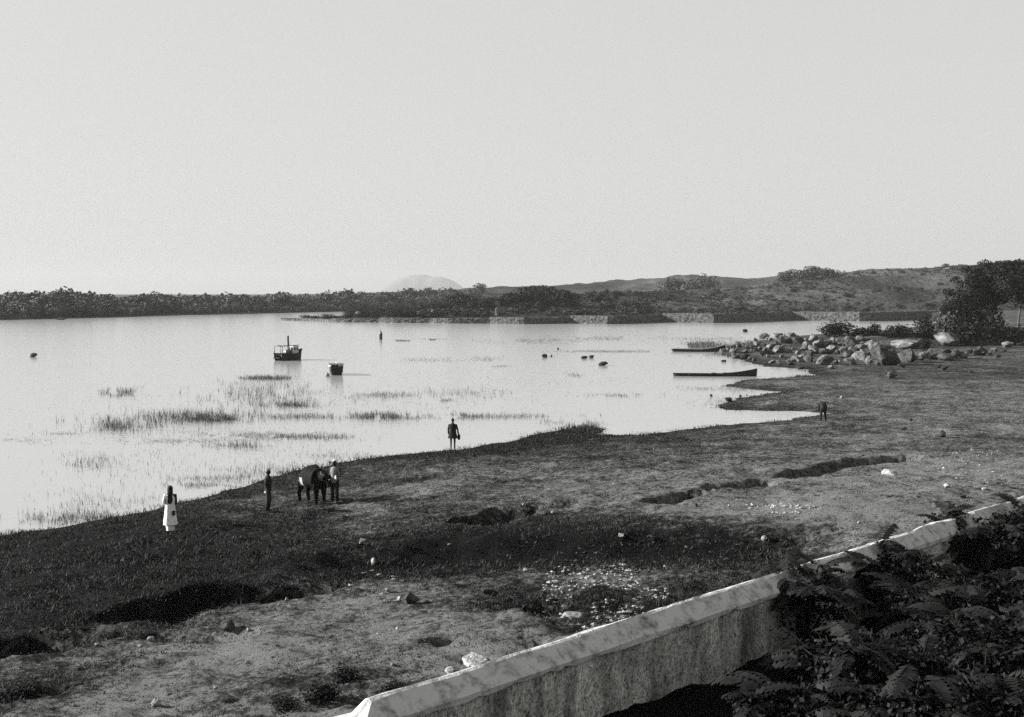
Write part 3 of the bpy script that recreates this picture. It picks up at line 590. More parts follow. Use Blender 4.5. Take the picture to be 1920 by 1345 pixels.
for x0, x1, y0, y1, n, h in PATCH:
    u = RNG.random(int(n * 2.1)); v = RNG.random(len(u)); u = np.clip(0.5 + RNG.normal(size=len(u)) * .33, -.2, 1.2); px = x0 + (x1 - x0) * u; py = y0 + (y1 - y0) * np.clip(.5 + RNG.normal(size=len(u)) * .26, -.3, 1.3)
    m = (fbm(px * 0.045, py * 0.16, 3, int(x0) % 13) + 0.5 * (1 - 2 * np.abs(u - .5))) > 0.05
    for a, b in zip(px[m], py[m]):
        p = onz(a, b); P_.append((p[0], p[1], -0.05)); H_.append(h * random.uniform(.3, 1.0)); Wd.append(0.006 + p[1] * 0.00009)
V, F = blades(np.array(P_), np.array(H_), np.array(Wd), 0.5, RNG)
tag(obj('reeds', npmesh('reeds', V, F, reed_m, False)), 'thin reeds and water grass standing in broken lines in the lake', 'reeds', kind='stuff')

def grass(name, n, hfun, m, label, dens, y0=14, y1=110, wf=1.0, wade=0.0):
    y = np.exp(RNG.uniform(math.log(y0), math.log(y1), n)); x = (RNG.uniform(-330, 2250, n) - CX) / FPX * y
    z, d = ground(x, y, True, True); dr = dryness(x, y, d)
    gs = (x - W0[0]) * WN[0] + (y - W0[1]) * WN[1]; gt = (x - W0[0]) * WD[0] + (y - W0[1]) * WD[1]
    k = (d > -0.3 - wade * np.clip((y - 55) * .05, 0, 1)) & (RNG.random(n) < dens(x, y, d, dr)) & ~((gs > -0.4) & (gt > -0.5))
    x, y, z, d, dr = (q[k] for q in (x, y, z, d, dr)); h = hfun(x, y, d, dr)
    P = np.stack([x, y, z - 0.02], 1); P = np.repeat(P, 3, 0); h = np.repeat(h, 3); sp = 0.05 + 0.0012 * P[:, 1]
    P[:, 0] += RNG.normal(size=len(P)) * sp; P[:, 1] += RNG.normal(size=len(P)) * sp
    V, F = blades(P, h * (0.6 + 0.7 * RNG.random(len(P))), wf * (0.006 + P[:, 1] * 0.0003), 1.4, RNG)
    tag(obj(name, npmesh(name, V, F, m, False)), label, 'grass', kind='stuff')
grass('grass', 230000, lambda x, y, d, dr: (0.025 + 0.06 * np.clip(0.6 - dr, 0, 1)) * (0.4 + 1.5 * vnoise(x * .8, y * .8, 3)), mat('grass', 0.010, 0.055, .8, 1.2, 4, spec=.1), 'short turf of the shore meadow',
      lambda x, y, d, dr: np.where(dr < 0.2, 0.12, np.clip(0.9 - 0.6 * dr + 0.9 * fbm(x * .7, y * .7, 4, 8), 0.25, 1)))
grass('shore_grass', 110000, lambda x, y, d, dr: 0.04 + 0.26 * vnoise(x * .6, y * .6, 4) ** 1.5 * (1 - sstep(.5, 3, d)), mat('shore_grass', 0.006, 0.018, .8, 1.2, 4, spec=.1), 'tall dark grass fringing the water',
      lambda x, y, d, dr: np.where(d < 4.0, 1 - sstep(.4, 3.0, d) * 0.85, 0) * np.where((y < 75), 1, 0.8), y1=150, wade=2.2)
grass('hollow_weeds', 110000, lambda x, y, d, dr: 0.03 + 0.14 * vnoise(x * 1.2, y * 1.2, 6) ** 1.5, mat('hollow_weed', 0.006, 0.02, .8, 1.2, 4, spec=.1), 'dark weeds growing in the hollow and in patches near the wall',
      lambda x, y, d, dr: np.where(dr < 0.27, 0.95, 0) * (d > 1.5), y1=75)

# ------------------------------------------------------------------ stones lying on the meadow
for px, py, w, h, m, lab in [
    (428, 1190, 38, 20, granite, 'rounded boulder half sunk below the long black bank'), (768, 1132, 46, 22, granite, 'largest grey boulder in the rough ground in front of the wall'), (752, 1128, 16, 12, pale_stone, 'white stone at the left foot of the largest grey boulder'), (1075, 1160, 46, 9, pale_stone, 'long flat pale stone just beyond the garden wall'),
    (985, 1072, 9, 7, pale_stone, 'small white stone in the dark hollow'), (1432, 1016, 11, 9, pale_stone, 'white stone in the dark weeds beside the fern fronds'), (1667, 893, 34, 12, pale_stone, 'large flat pale slab lying below the right black bank'), (1805, 934, 16, 7, basalt, 'dark stone on the pale ground near the right end of the wall'), (1768, 820, 12, 13, basalt, 'dark upright stump of rock alone on the right meadow'),
    (735, 1249, 9, 8, pale_stone, 'little white stone left of the white slab by the wall'), (292, 1326, 17, 15, pale_stone, 'pointed white stone at the bottom edge left of the shrubs'), (139, 1326, 8, 7, pale_stone, 'tiny white stone at the bottom left'), (404, 1292, 8, 6, pale_stone, 'tiny white stone on the pale ground above the pointed one'), (182, 1212, 9, 7, pale_stone, 'small pale stone below the left end of the long black bank'),
    (284, 1204, 14, 11, pale_stone, 'pale broken stone below the long black bank'), (262, 1213, 9, 6, pale_stone, 'small pale stone left of the broken one'), (104, 1222, 16, 6, granite, 'flat grey stone near the left edge'), (466, 1185, 9, 8, pale_stone, 'little pale stone right of the half sunk boulder'), (680, 1026, 14, 9, pale_stone, 'pale stone at the lip of the small pit'), (537, 1127, 7, 9, pale_stone, 'tiny upright white stone right of the long black bank'),
    (1165, 1012, 15, 8, pale_stone, 'pale stone on the far rim of the dark hollow'), (1220, 1013, 14, 7, granite, 'grey stone on the far rim of the dark hollow'), (1775, 915, 12, 8, pale_stone, 'pale stone on the open ground right of the flat slab'), (1846, 919, 11, 7, pale_stone, 'pale stone further right towards the wall end'), (1611, 983, 7, 5, pale_stone, 'tiny pale stone near the wall on the right'), (912, 1112, 22, 9, granite, 'grey stone on the edge of a small black pit'),
    (890, 1250, 66, 13, pale_stone, 'white slab lying against the far side of the wall'), (843, 1262, 26, 8, pale_stone, 'small pale slab left of the white one by the wall'), (1578, 747, 6, 5, pale_stone, 'white speck of stone behind the bending person'), (1527, 930, 7, 5, pale_stone, 'small pale stone in the middle of the right meadow'), (1367, 951, 7, 5, pale_stone, 'white stone left of the rubble streak'), (1040, 964, 14, 8, pale_stone, 'pale stone under the middle black bank'), (981, 953, 5, 4, pale_stone, 'white speck under the middle black bank'), (842, 1023, 6, 4, pale_stone, 'white speck at the left end of the dark hollow'),
    (1305, 951, 8, 7, granite, 'grey stone under the right black bank'), (1248, 1066, 9, 6, pale_stone, 'pale stone low in the dark hollow'), (700, 1060, 10, 14, pale_stone, 'white stone at the right end of the long black bank'), (728, 1112, 12, 10, pale_stone, 'white stone left above the largest grey boulder'), (1820, 700, 10, 5, basalt, 'dark stone on the far right grass'), (1708, 790, 9, 5, basalt, 'dark clod on the meadow above the black bank'), (1695, 806, 12, 5, basalt, 'flat dark clod on the meadow left of the stump')]:
    rock('stone', px, py, w, h, m, lab, cat='stone', sink=0.3, tilt=.15)
def rubble(name, cx, cy, rx, ry, n, s0, s1, m, label):
    V_, F_, k = [], [], 0; c0 = at(cx, cy)[:2]; ex = at(cx + rx, cy)[:2] - c0; ey = at(cx, cy - ry)[:2] - c0
    an = RNG.random(n) * 6.283; rr_ = np.sqrt(RNG.random(n)); ok = fbm(np.cos(an) * rr_ * 3, np.sin(an) * rr_ * 3, 2, n) > -.15
    Q = c0 + np.outer(np.cos(an) * rr_, ex) + np.outer(np.sin(an) * rr_, ey); Q = Q[ok]; Q = np.column_stack([Q, ground(Q[:, 0], Q[:, 1])])
    for q in Q:
        s = random.uniform(s0, s1)
        c = np.array([(-1, 0, 0), (0, -1, 0), (1, 0, 0), (0, 1, 0), (0, 0, .7), (0, 0, -.5)]) + RNG.normal(size=(6, 3)) * .25
        an = random.random() * 6.28; c = np.stack([c[:, 0] * math.cos(an) - c[:, 1] * math.sin(an), (c[:, 0] * math.sin(an) + c[:, 1] * math.cos(an)) * .6, c[:, 2] * .6], 1)
        V_.append(c * s + q); F_.append(np.array([(0, 1, 4), (1, 2, 4), (2, 3, 4), (3, 0, 4), (1, 0, 5), (2, 1, 5), (3, 2, 5), (0, 3, 5)]) + k); k += 6
    tag(obj(name, npmesh(name, np.concatenate(V_), np.concatenate(F_), m, False)), label, 'rubble', kind='stuff')
rubble('rubble', 1135, 1092, 120, 30, 1500, .015, .065, pale_stone, 'patch of pale broken stone and straw beyond the wall')
rubble('rubble', 1465, 956, 75, 13, 240, .03, .1, pale_stone, 'streak of pale rubble on the right meadow')
rubble('rubble', 1830, 862, 80, 22, 260, .02, .08, pale_stone, 'pale gravelly patch near the right edge')
rubble('rubble', 700, 1095, 70, 30, 70, .04, .10, pale_stone, 'scattered pale chips at the right end of the long black bank')
rubble('rubble', 1230, 1040, 260, 30, 90, .03, .09, granite, 'scattered small stones in the dark hollow')
rubble('rubble', 420, 1270, 360, 60, 110, .02, .06, granite, 'scattered chips on the bare ground at the lower left')

# low shrubs on the bare ground at the bottom left
for px, py, w, h, lab in ((600, 1308, 80, 34, 'largest low dark shrub at the bottom left of the wall'), (655, 1275, 66, 30, 'low dark shrub behind the largest one near the wall'), (540, 1320, 60, 22, 'low dark shrub left of the largest one near the wall'), (745, 1290, 50, 22, 'small dark shrub close to the wall coping'), (430, 1318, 50, 14, 'low weedy shrub at the bottom edge'), (35, 1305, 90, 26, 'dark shrub in the bottom left corner'), (240, 1314, 36, 10, 'flat weedy shrub left of the pointed white stone'), (100, 1330, 40, 12, 'small weedy shrub near the bottom left corner')):
    q = at(px, py); k = pxm(q); bush('low_shrub', (q[0], q[1], q[2] - .08), w * k * 1.2, h * k * 1.5, leaf_dark, lab, cat='shrub')

# ------------------------------------------------------------------ garden wall with gabled coping
def wall_material():
    m = bpy.data.materials.new('limewashed_plaster'); m.use_nodes = True; nt = m.node_tree; b = nt.nodes['Principled BSDF']; b.inputs['Roughness'].default_value = 0.95; b.inputs['Specular IOR Level'].default_value = .1
    tc = nt.nodes.new('ShaderNodeTexCoord')
    def noise(s, st, d=8, dist=0.0, r=.65):
        mp = nt.nodes.new('ShaderNodeMapping'); mp.inputs['Scale'].default_value = st; nt.links.new(tc.outputs['Object'], mp.inputs[0])
        n = nt.nodes.new('ShaderNodeTexNoise'); n.inputs['Scale'].default_value = s; n.inputs['Detail'].default_value = d; n.inputs['Distortion'].default_value = dist; n.inputs['Roughness'].default_value = r
        nt.links.new(mp.outputs[0], n.inputs['Vector']); return n.outputs[0]
    def ramp(i, p0, c0, p1, c1):
        c = nt.nodes.new('ShaderNodeValToRGB'); c.color_ramp.elements[0].position = p0; c.color_ramp.elements[0].color = g(c0); c.color_ramp.elements[1].position = p1; c.color_ramp.elements[1].color = g(c1); nt.links.new(i, c.inputs[0]); return c.outputs[0]
    def mul(a, c):
        n = nt.nodes.new('ShaderNodeMix'); n.data_type = 'RGBA'; n.blend_type = 'MULTIPLY'; n.inputs[0].default_value = 1; nt.links.new(a, n.inputs[6]); nt.links.new(c, n.inputs[7]); return n.outputs[2]
    runs = ramp(noise(2.2, (1, 1, .18), 7), .36, .28, .58, 1.0)
    blot = ramp(noise(.9, (1, 1, 1), 6), .3, .6, .6, 1.0)
    crk = ramp(noise(22, (1, 1, .6), 8, 1.2, .8), .40, .10, .57, 1.0)
    base = ramp(noise(40, (1, 1, 1), 4), .3, .62, .7, .82)
    nt.links.new(mul(mul(base, runs), mul(blot, crk)), b.inputs['Base Color'])
    bp = nt.nodes.new('ShaderNodeBump'); bp.inputs['Distance'].default_value = .02; nt.links.new(noise(16, (1, 1, .5), 8, 1.0), bp.inputs['Height']); nt.links.new(bp.outputs[0], b.inputs['Normal'])
    return m
wl = float(np.hypot(*(W1 - W0))); wroot = empty('garden_wall', (W0[0], W0[1], GARDEN_Z), math.atan2(WD[1], WD[0]))   # local x along the wall, -y towards the garden
tag(wroot, 'whitewashed garden wall with a gabled coping running up across the lower right', 'wall')
hw, hr = 0.17, ZR - GARDEN_Z                       # half thickness, ridge height over the garden
def wob(x, k): return 0.03 * mnoise.noise((x * .9, k * 3.1, 0)) + 0.012 * mnoise.noise((x * 3.7, k * 5.1, 4))
bm = bmesh.new(); rows = []
zs = [-.5, 0, .2, .4, .6, .75, hr - .27]
N = int(wl / .16)
for zz in zs: rows.append([(0.16 + (wl - .16) * i / N, -hw + wob(i * .16, zz * 9) * 1.6, zz) for i in range(N + 1)])
rows.append([(0.16 + (wl - .16) * i / N, hw, hr - .27) for i in range(N + 1)]); rows.append([(0.16 + (wl - .16) * i / N, hw, -1.2) for i in range(N + 1)])
bloft(bm, rows, False, (False, False))
ends = [bm.verts.new((0.16, y, z)) for y, z in ((-hw, -.5), (-hw, hr - .27), (hw, hr - .27), (hw, -.5))]; bm.faces.new(ends)
bmobj('wall_body', bm, wall_material(), wroot, True)
bm = bmesh.new(); rows = []
cop = [(-.27, hr - .272), (-.275, hr - .205), (-.05, hr - .012), (0, hr), (.05, hr - .012), (.275, hr - .205), (.27, hr - .272), (0, hr - .268)]
xs_c = [0.0, .05] + list(np.arange(.34, wl, .16))
for i, x in enumerate(xs_c):
    f = min(1, x / .34); lift = 0.05 * max(0, 1 - abs(x - 14.6) / .5) + .03 * max(0, 1 - abs(x - 14.1) / .3)
    r_ = []
    for j, (y, z) in enumerate(cop):
        zz = z if z < hr - .21 else (hr - .20) + (z - hr + .20) * f
        if j in (0, 7, 6): zz += .02 * mnoise.noise((x * 2.3, j, 7)) + (.03 * (mnoise.noise((x * 6, 3, 1)) > .25) if j == 0 else 0)
        r_.append((x, y + wob(x, j) * .9, zz + wob(x, j + 20) * .8 + (lift if 1 < j < 5 else 0)))
    rows.append(r_)
bloft(bm, rows)
cm = mat('coping_plaster', 0.09, 0.38, 0.95, 5, 12, 0.014, 26, spec=.05, cpos=(.30, .54)); bmobj('coping', bm, cm, wroot, False)

# ------------------------------------------------------------------ garden shrubs with pinnate leaves
leafm = mat('pinnate_leaf', 0.002, 0.008, 0.6, 9, 2, spec=0.06, coords='Generated'); frondm = mat('frond_leaf', 0.002, 0.008, 0.6, 5, 2, spec=0.12)
stemm = mat('shrub_stem', 0.008, 0.025, .9, 8, 4, .01, 30)
stickm = mat('pale_stick', 0.1, 0.3, .9, 8, 4)
def frond_mesh(k, L=0.75):
    rr = random.Random(900 + k); V, F = [], []; n = 11; droop = rr.uniform(.55, 1.0)
    def pt(t): return Vector((L * (t - .12 * t * t), .06 * math.sin(t * 2 + k) * L, L * (.42 * t - droop * .62 * t * t)))
    for i in range(n - 1):
        a, b = pt(i / n), pt((i + 1) / n); s = .007 * (1 - i / n) + .002; j = len(V)
        V += [a + Vector((0, s, 0)), a - Vector((0, s, 0)), b - Vector((0, s, 0)), b + Vector((0, s, 0))]; F.append((j, j + 1, j + 2, j + 3))
    for i in range(2, n + 1):
        t = i / n; c = pt(t); d = (pt(t + .02) - pt(t - .02)).normalized(); ll = L * .27 * math.sin(math.pi * (0.12 + .8 * t)) ** .6 * rr.uniform(.85, 1.1)
        for s in (-1, 1):
            side = Vector((0, s, 0)); out = (side * .88 + d * .42 + Vector((0, 0, -.28 - .25 * rr.random()))).normalized(); w = d * ll * .30; j = len(V)
            V += [c, c + out * ll * .5 - w, c + out * ll, c + out * ll * .5 + w]; F.append((j, j + 1, j + 2, j + 3))
    return npmesh('frond', [tuple(v) for v in V], F, frondm, False)
FR = [frond_mesh(k) for k in range(6)]
def garden_shrub(px, py, h, w, nfr, label, seed, mass=3200, stems=6, frond_s=1.0):
    """px,py is where the shrub stands on the garden soil"""
    q = onz(px, py, GARDEN_Z); rr = random.Random(seed); t = empty('garden_shrub', q, rr.uniform(0, 6.28)); tag(t, label, 'shrub', 'garden shrubs inside the wall')
    tops = []
    bm = bmesh.new()
    for k in range(stems):
        a = k * 6.283 / stems + rr.uniform(-.4, .4); r_ = w * .5 * rr.uniform(.25, .95); hh = h * rr.uniform(.6, 1.0) * (1 - .25 * (r_ / (w * .5)))
        tip = Vector((math.cos(a) * r_, math.sin(a) * r_, hh)); mid = Vector((tip.x * .4, tip.y * .4, hh * .55)); btube(bm, [(tip.x * .08, tip.y * .08, -.15), mid, tip], [.035, .025, .01], 6); tops.append((mid, tip))
    bmobj('stems', bm, stemm, t, True)
    for k in range(nfr):
        mid, tip = tops[k % len(tops)]; u = rr.random() ** .6; p = mid + (tip - mid) * u; a = rr.uniform(0, 6.283)
        o = obj('frond', FR[rr.randrange(6)], t); o.location = p; o.rotation_euler = (rr.uniform(-.3, .3), rr.uniform(-.55, .35), a); s = rr.uniform(.75, 1.25) * frond_s; o.scale = (s, s, s)
    r2 = np.random.default_rng(seed); L = []
    for mid, tip in tops: L.append((tip.x * .85, tip.y * .85, tip.z * .62, w * .2, w * .2, h * .3))
    L.append((0, 0, h * .38, w * .36, w * .36, h * .36))
    V, F = leaf_cloud(L, mass, .042, r2, .3, .5); lm = obj('leaves', npmesh('leaves', V, F, leafm, False), t); tag(lm, kind='stuff')
    return t
for k, (px, py, h, w, nf, lab) in enumerate([
    (1505, 1205, 1.8, 1.7, 64, 'feathery shrub with its fronds in front of the wall, leftmost in the garden'), (1670, 1150, 1.45, 1.9, 40, 'shrub with two fronds arching over the coping near the middle'), (1830, 1085, 1.65, 2.2, 40, 'dark shrub against the wall with a rounded tuft over the coping at the right'),
    (1945, 1065, 1.75, 2.2, 24, 'dark shrub against the wall at the right edge'), (1620, 1330, 1.35, 2.0, 36, 'dark shrub in the second row below the leftmost feathery one'), (1740, 1215, 1.25, 2.0, 30, 'dark shrub in the second row below the two arching fronds'), (1880, 1180, 1.3, 2.2, 26, 'dark shrub in the second row below the rounded tuft'), (1790, 1290, 1.35, 2.2, 34, 'dark shrub in the middle of the garden'), (1960, 1290, 1.4, 2.2, 22, 'dark shrub at the right edge below the wall'),
    (1480, 1395, 0.9, 1.8, 20, 'low dark shrub at the bottom edge left in the garden'), (1700, 1450, 1.2, 1.9, 24, 'pale-tipped shrub at the bottom edge in the middle of the garden'), (1900, 1450, 1.3, 2.0, 24, 'pale-tipped shrub in the bottom right corner')]):
    garden_shrub(px, py, h, w, nf, lab, 40 + k, 1100 if k == 0 else 3200)
def broad_mesh(k):
    rr = random.Random(60 + k); L = .24; V, F = [], []
    for i, (t, w) in enumerate(((0, .01), (.25, .36), (.5, .46), (.75, .32), (1, .01))):
        z = -.25 * t * t * L + .06 * L * math.sin(t * 9 + k); V += [(t * L, -w * L * .5, z - .03), (t * L, 0, z), (t * L, w * L * .5, z - .03)]
        if i: a = 3 * i; F += [(a - 3, a - 2, a + 1, a), (a - 2, a - 1, a + 2, a + 1)]
    return npmesh('broad_leaf', V, F, frondm, True)
BL = [broad_mesh(k) for k in range(3)]
for k, (px, py, h, w, n_, lab) in enumerate(((1700, 1330, .75, 1.0, 40, 'broad-leaved plant among the feathery shrubs in the middle of the garden'), (1840, 1370, .9, 1.2, 44, 'broad-leaved plant in the lower right of the garden'), (1570, 1290, .7, .9, 34, 'broad-leaved plant below the leftmost feathery shrub'), (1880, 1250, .9, 1.1, 40, 'broad-leaved plant near the right edge of the garden'))):
    q = onz(px, py, GARDEN_Z); rr = random.Random(300 + k); t = empty('leafy_plant', q); tag(t, lab, 'plant', 'broad-leaved garden plants'); bm = bmesh.new(); tips = []
    for j in range(7):
        a = rr.uniform(0, 6.28); r_ = w * .4 * rr.random(); p = Vector((math.cos(a) * r_, math.sin(a) * r_, h * rr.uniform(.7, 1.15))); btube(bm, [(p.x * .1, p.y * .1, -.1), (p.x * .5, p.y * .5, p.z * .6), p], [.016, .012, .006], 5); tips.append(p)
    bmobj('stems', bm, stemm, t, True)
    for j in range(n_):
        p = tips[j % 7]; u = rr.uniform(.45, 1.0); o = obj('leaf', BL[rr.randrange(3)], t); o.location = (p.x * u, p.y * u, p.z * u); o.rotation_euler = (rr.uniform(-.4, .4), rr.uniform(-.3, .6), rr.uniform(0, 6.28)); o.scale = (rr.uniform(.7, 1.2),) * 3

# ------------------------------------------------------------------ people
skin = mat('dark_skin', 0.015, 0.03, .7, 20, 2, spec=.1)
cloth = {k: mat('cloth_' + k, a, b, .9, 9, 4, .01, 30, spec=.05) for k, (a, b) in dict(white=(.5, .65), black=(.012, .022), dark=(.02, .04), grey=(.10, .16), pale=(.4, .55)).items()}
def skin_mesh(name, verts, edges, radii, m, root=0, sub=2):
    me = bpy.data.meshes.new(name); me.from_pydata([tuple(v) for v in verts], edges, []); o = bpy.data.objects.new(name, me); COL.objects.link(o)
    sk = o.modifiers.new('Skin', 'SKIN'); sk.use_smooth_shade = True
    for i, r_ in enumerate(radii):
        d = me.skin_vertices[0].data[i]; d.radius = r_ if hasattr(r_, '__len__') else (r_, r_); d.use_root = (i == root)
    ss = o.modifiers.new('Sub', 'SUBSURF'); ss.levels = sub; ss.render_levels = sub
    dg = bpy.context.evaluated_depsgraph_get(); dg.update(); ev = bpy.data.meshes.new_from_object(o.evaluated_get(dg))
    bpy.data.objects.remove(o); ev.name = name; ev.materials.clear(); ev.materials.append(m)
    return ev
def head_into(bm, c, s, yaw, pitch=0.0):
    """a head with brow, nose, chin and ears; faces +y before yaw"""
    M = Matrix.Translation(c) @ Matrix.Rotation(yaw, 4, 'Z') @ Matrix.Rotation(pitch, 4, 'X')
    r_ = bmesh.ops.create_uvsphere(bm, u_segments=16, v_segments=12, radius=1.0)
    for v in r_['verts']:
        x, y, z = v.co; f = max(0, y)
        X = x * .075; Y = y * .095; Z = z * .118
        if z < 0: X *= 1 + .28 * z; Y *= 1 + .12 * z
        Y += .026 * math.exp(-((x / .2) ** 2 + ((z + .12) / .2) ** 2)) * (f > .3)                      # nose
        for sx in (-1, 1): Y -= .014 * math.exp(-(((x - sx * .38) / .16) ** 2 + ((z - .1) / .12) ** 2)) * (f > .3)     # eye sockets
        Y += .009 * math.exp(-((x / .35) ** 2 + ((z + .45) / .1) ** 2)) * (f > .3) + .012 * math.exp(-((x / .3) ** 2 + ((z + .8) / .15) ** 2)) * (f > .1)   # lips, chin
        X += .018 * (1 if x > 0 else -1) * math.exp(-((abs(x) - 1) ** 2 / .02 + ((z + .05) / .22) ** 2 + (y / .2) ** 2))    # ears
        v.co = M @ Vector((X * s, Y * s, Z * s))
def hand_chain(V, E, Rr, wi, wrist, direction, side):
    """palm with five unequal bent fingers; the thumb leaves the side of the palm near its base"""
    d = direction.normalized(); s = side.normalized(); nrm = d.cross(s).normalized()
    palm = wrist + d * .075; pi = len(V); V.append(palm); Rr.append((.018, .034)); E.append((wi, pi))
    for k, (off, ln) in enumerate(((-.030, .070), (-.010, .080), (.011, .075), (.030, .058))):
        a = len(V); V += [palm + d * .02 + s * off, palm + d * (.02 + ln * .55) + s * off * 1.1 + nrm * .008, palm + d * (.02 + ln) + s * off * 1.15 + nrm * .03]; Rr += [.010, .009, .007]; E += [(pi, a), (a, a + 1), (a + 1, a + 2)]
    a = len(V); V += [wrist + d * .035 - s * .04, wrist + d * .075 - s * .062 + nrm * .012]; Rr += [.011, .009]; E += [(wi, a), (a, a + 1)]
def person(loc, yaw, height, label, pose, hair=None):
    """pose: joints in metres for a 1.7 m figure that faces +y; returns the root, the person's one body mesh is its first child"""
    t = empty('person', loc, yaw); t.scale = (height / 1.7,) * 3; tag(t, label, 'person')
    J = dict(pelvis=(0, 0, .92), waist=(0, .0, 1.08), chest=(0, 0, 1.28), neck=(0, .0, 1.44), head=(0, .015, 1.57),
             hipL=(-.09, 0, .88), hipR=(.09, 0, .88), kneeL=(-.10, .015, .49), kneeR=(.10, .015, .49), ankL=(-.10, -.02, .09), ankR=(.10, -.02, .09), toeL=(-.12, .14, .03), toeR=(.12, .14, .03),
             shL=(-.18, 0, 1.39), shR=(.18, 0, 1.39), elL=(-.23, -.02, 1.12), elR=(.23, -.02, 1.12), wrL=(-.24, .04, .88), wrR=(.24, .04, .88), headyaw=0, headpitch=0)
    J.update(pose); v = lambda k: Vector(J[k])
    names = ['pelvis', 'waist', 'chest', 'neck', 'head', 'hipL', 'kneeL', 'ankL', 'toeL', 'hipR', 'kneeR', 'ankR', 'toeR', 'shL', 'elL', 'wrL', 'shR', 'elR', 'wrR']
    V = [v(n_) for n_ in names]; Rr = [(.13, .10), (.12, .095), (.145, .105), (.055, .055), (.06, .06), .085, .055, .036, .03, .085, .055, .036, .03, .055, .041, .026, .055, .041, .026]
    I = {n_: i for i, n_ in enumerate(names)}
    E = [(I[a], I[b]) for a, b in (('pelvis', 'waist'), ('waist', 'chest'), ('chest', 'neck'), ('neck', 'head'), ('pelvis', 'hipL'), ('hipL', 'kneeL'), ('kneeL', 'ankL'), ('ankL', 'toeL'), ('pelvis', 'hipR'), ('hipR', 'kneeR'), ('kneeR', 'ankR'), ('ankR', 'toeR'), ('chest', 'shL'), ('shL', 'elL'), ('elL', 'wrL'), ('chest', 'shR'), ('shR', 'elR'), ('elR', 'wrR'))]
    for s in 'LR': hand_chain(V, E, Rr, I['wr' + s], v('wr' + s), v('wr' + s) - v('el' + s), Vector((0, 1, 0)) if abs((v('wr' + s) - v('el' + s)).normalized().y) < .7 else Vector((1, 0, 0)))
    me = skin_mesh('body', V, E, Rr, skin)
    bm = bmesh.new(); bm.from_mesh(me); head_into(bm, v('head') + Vector((0, .0, .04)), 1.0, J['headyaw'], J['headpitch'])
    for f in bm.faces: f.smooth = True
    bm.to_mesh(me); bm.free(); obj('body', me, t)
    t_ = dict(root=t, J={k: (Vector(x) if hasattr(x, '__len__') else x) for k, x in J.items()}); return t_
def cap_hair(P, m, name='hair', z0=.02, grow=1.08):
    bm = bmesh.new(); c = P['J']['head'] + Vector((0, -.008, .045)); r_ = bmesh.ops.create_uvsphere(bm, u_segments=14, v_segments=10, radius=1.0)
    for v in r_['verts']:
        q = v.co; k = 1 + .05 * mnoise.noise(q * 4); v.co = c + Vector((q.x * .079, q.y * .1, q.z * .118)) * grow * k
    bmesh.ops.delete(bm, geom=[v for v in bm.verts if (v.co - c).z < z0 - (v.co - c).y * -.5], context='VERTS'); return bmobj(name, bm, m, P['root'], True)
def sleeve(P, s, r0, r1, m, upto=1.0, name='sleeve'):
    J = P['J']; a, b, c = J['sh' + s], J['el' + s], J['wr' + s]; c = b + (c - b) * upto; bm = bmesh.new(); btube(bm, [a + (a - b) * .05, a + (b - a) * .4, b, c], [r0, r0 * .95, r0 * .85, r1], 12); return bmobj(name, bm, m, P['root'], True)
def leg_tube(P, s, m, upto=1.0, r=(.105, .095, .075, .062), name='trouser_leg'):
    J = P['J']; a, b, c = J['hip' + s], J['knee' + s], J['ank' + s]; c = b + (c - b) * upto; bm = bmesh.new(); btube(bm, [a + Vector((0, 0, .08)), a + (b - a) * .5, b, c], list(r), 12); return bmobj(name, bm, m, P['root'], True)
def garment(P, rings, m, name, seg=20, wobble=.0, cap=(False, True)):
    bm = bmesh.new(); bloft(bm, [ring(x, y, z, rx, ry, seg, wobble * i / len(rings), i * .3) for i, (x, y, z, rx, ry) in enumerate(rings)], True, cap); return bmobj(name, bm, m, P['root'], True)
def stand(px, py):
    q = at(px, py); return q
def face(q, ang): return math.atan2(0 - q[1], 0 - q[0]) - math.pi / 2 + ang       # 0 = facing the camera

# woman in a white dress with a dark shawl, looking out over the lake to the left
q = stand(320, 998); hgt = 86 * pxm(q)
P = person(q, face(q, R(200)), hgt, 'person in a long white dress with a dark shawl over the head at the water', dict(elL=(-.22, .05, 1.14), wrL=(-.14, .22, 1.06), elR=(.22, .03, 1.14), wrR=(.2, .16, .95), headpitch=.15))
garment(P, [(0, 0, .30, .27, .24), (0, 0, .45, .25, .21), (0, 0, .7, .21, .17), (0, 0, .95, .18, .14), (0, 0, 1.1, .16, .125), (0, 0, 1.28, .185, .135), (0, 0, 1.41, .15, .11), (0, 0, 1.45, .07, .07)], cloth['white'], 'dress', 30, .2)
garment(P, [(0, 0, .07, .15, .13), (0, 0, .2, .16, .14), (0, 0, .36, .17, .15)], cloth['white'], 'petticoat', 20, .12)
garment(P, [(-.05, -.05, 1.10, .09, .11), (-.03, -.03, 1.25, .13, .14), (-.01, 0, 1.4, .15, .13), (0, -.01, 1.47, .10, .10), (0, -.01, 1.58, .10, .12), (0, -.02, 1.68, .095, .115), (0, -.02, 1.75, .05, .06)], cloth['black'], 'shawl', 20, .06)
sleeve(P, 'L', .07, .06, cloth['white']); sleeve(P, 'R', .07, .06, cloth['black'])
bm = bmesh.new(); bbox(bm, -.02, .10, -.27, -.20, .66, .84); bmesh.ops.bevel(bm, geom=bm.edges[:], offset=.02, segments=2, affect='EDGES'); bmobj('pouch', bm, cloth['black'], P['root'])
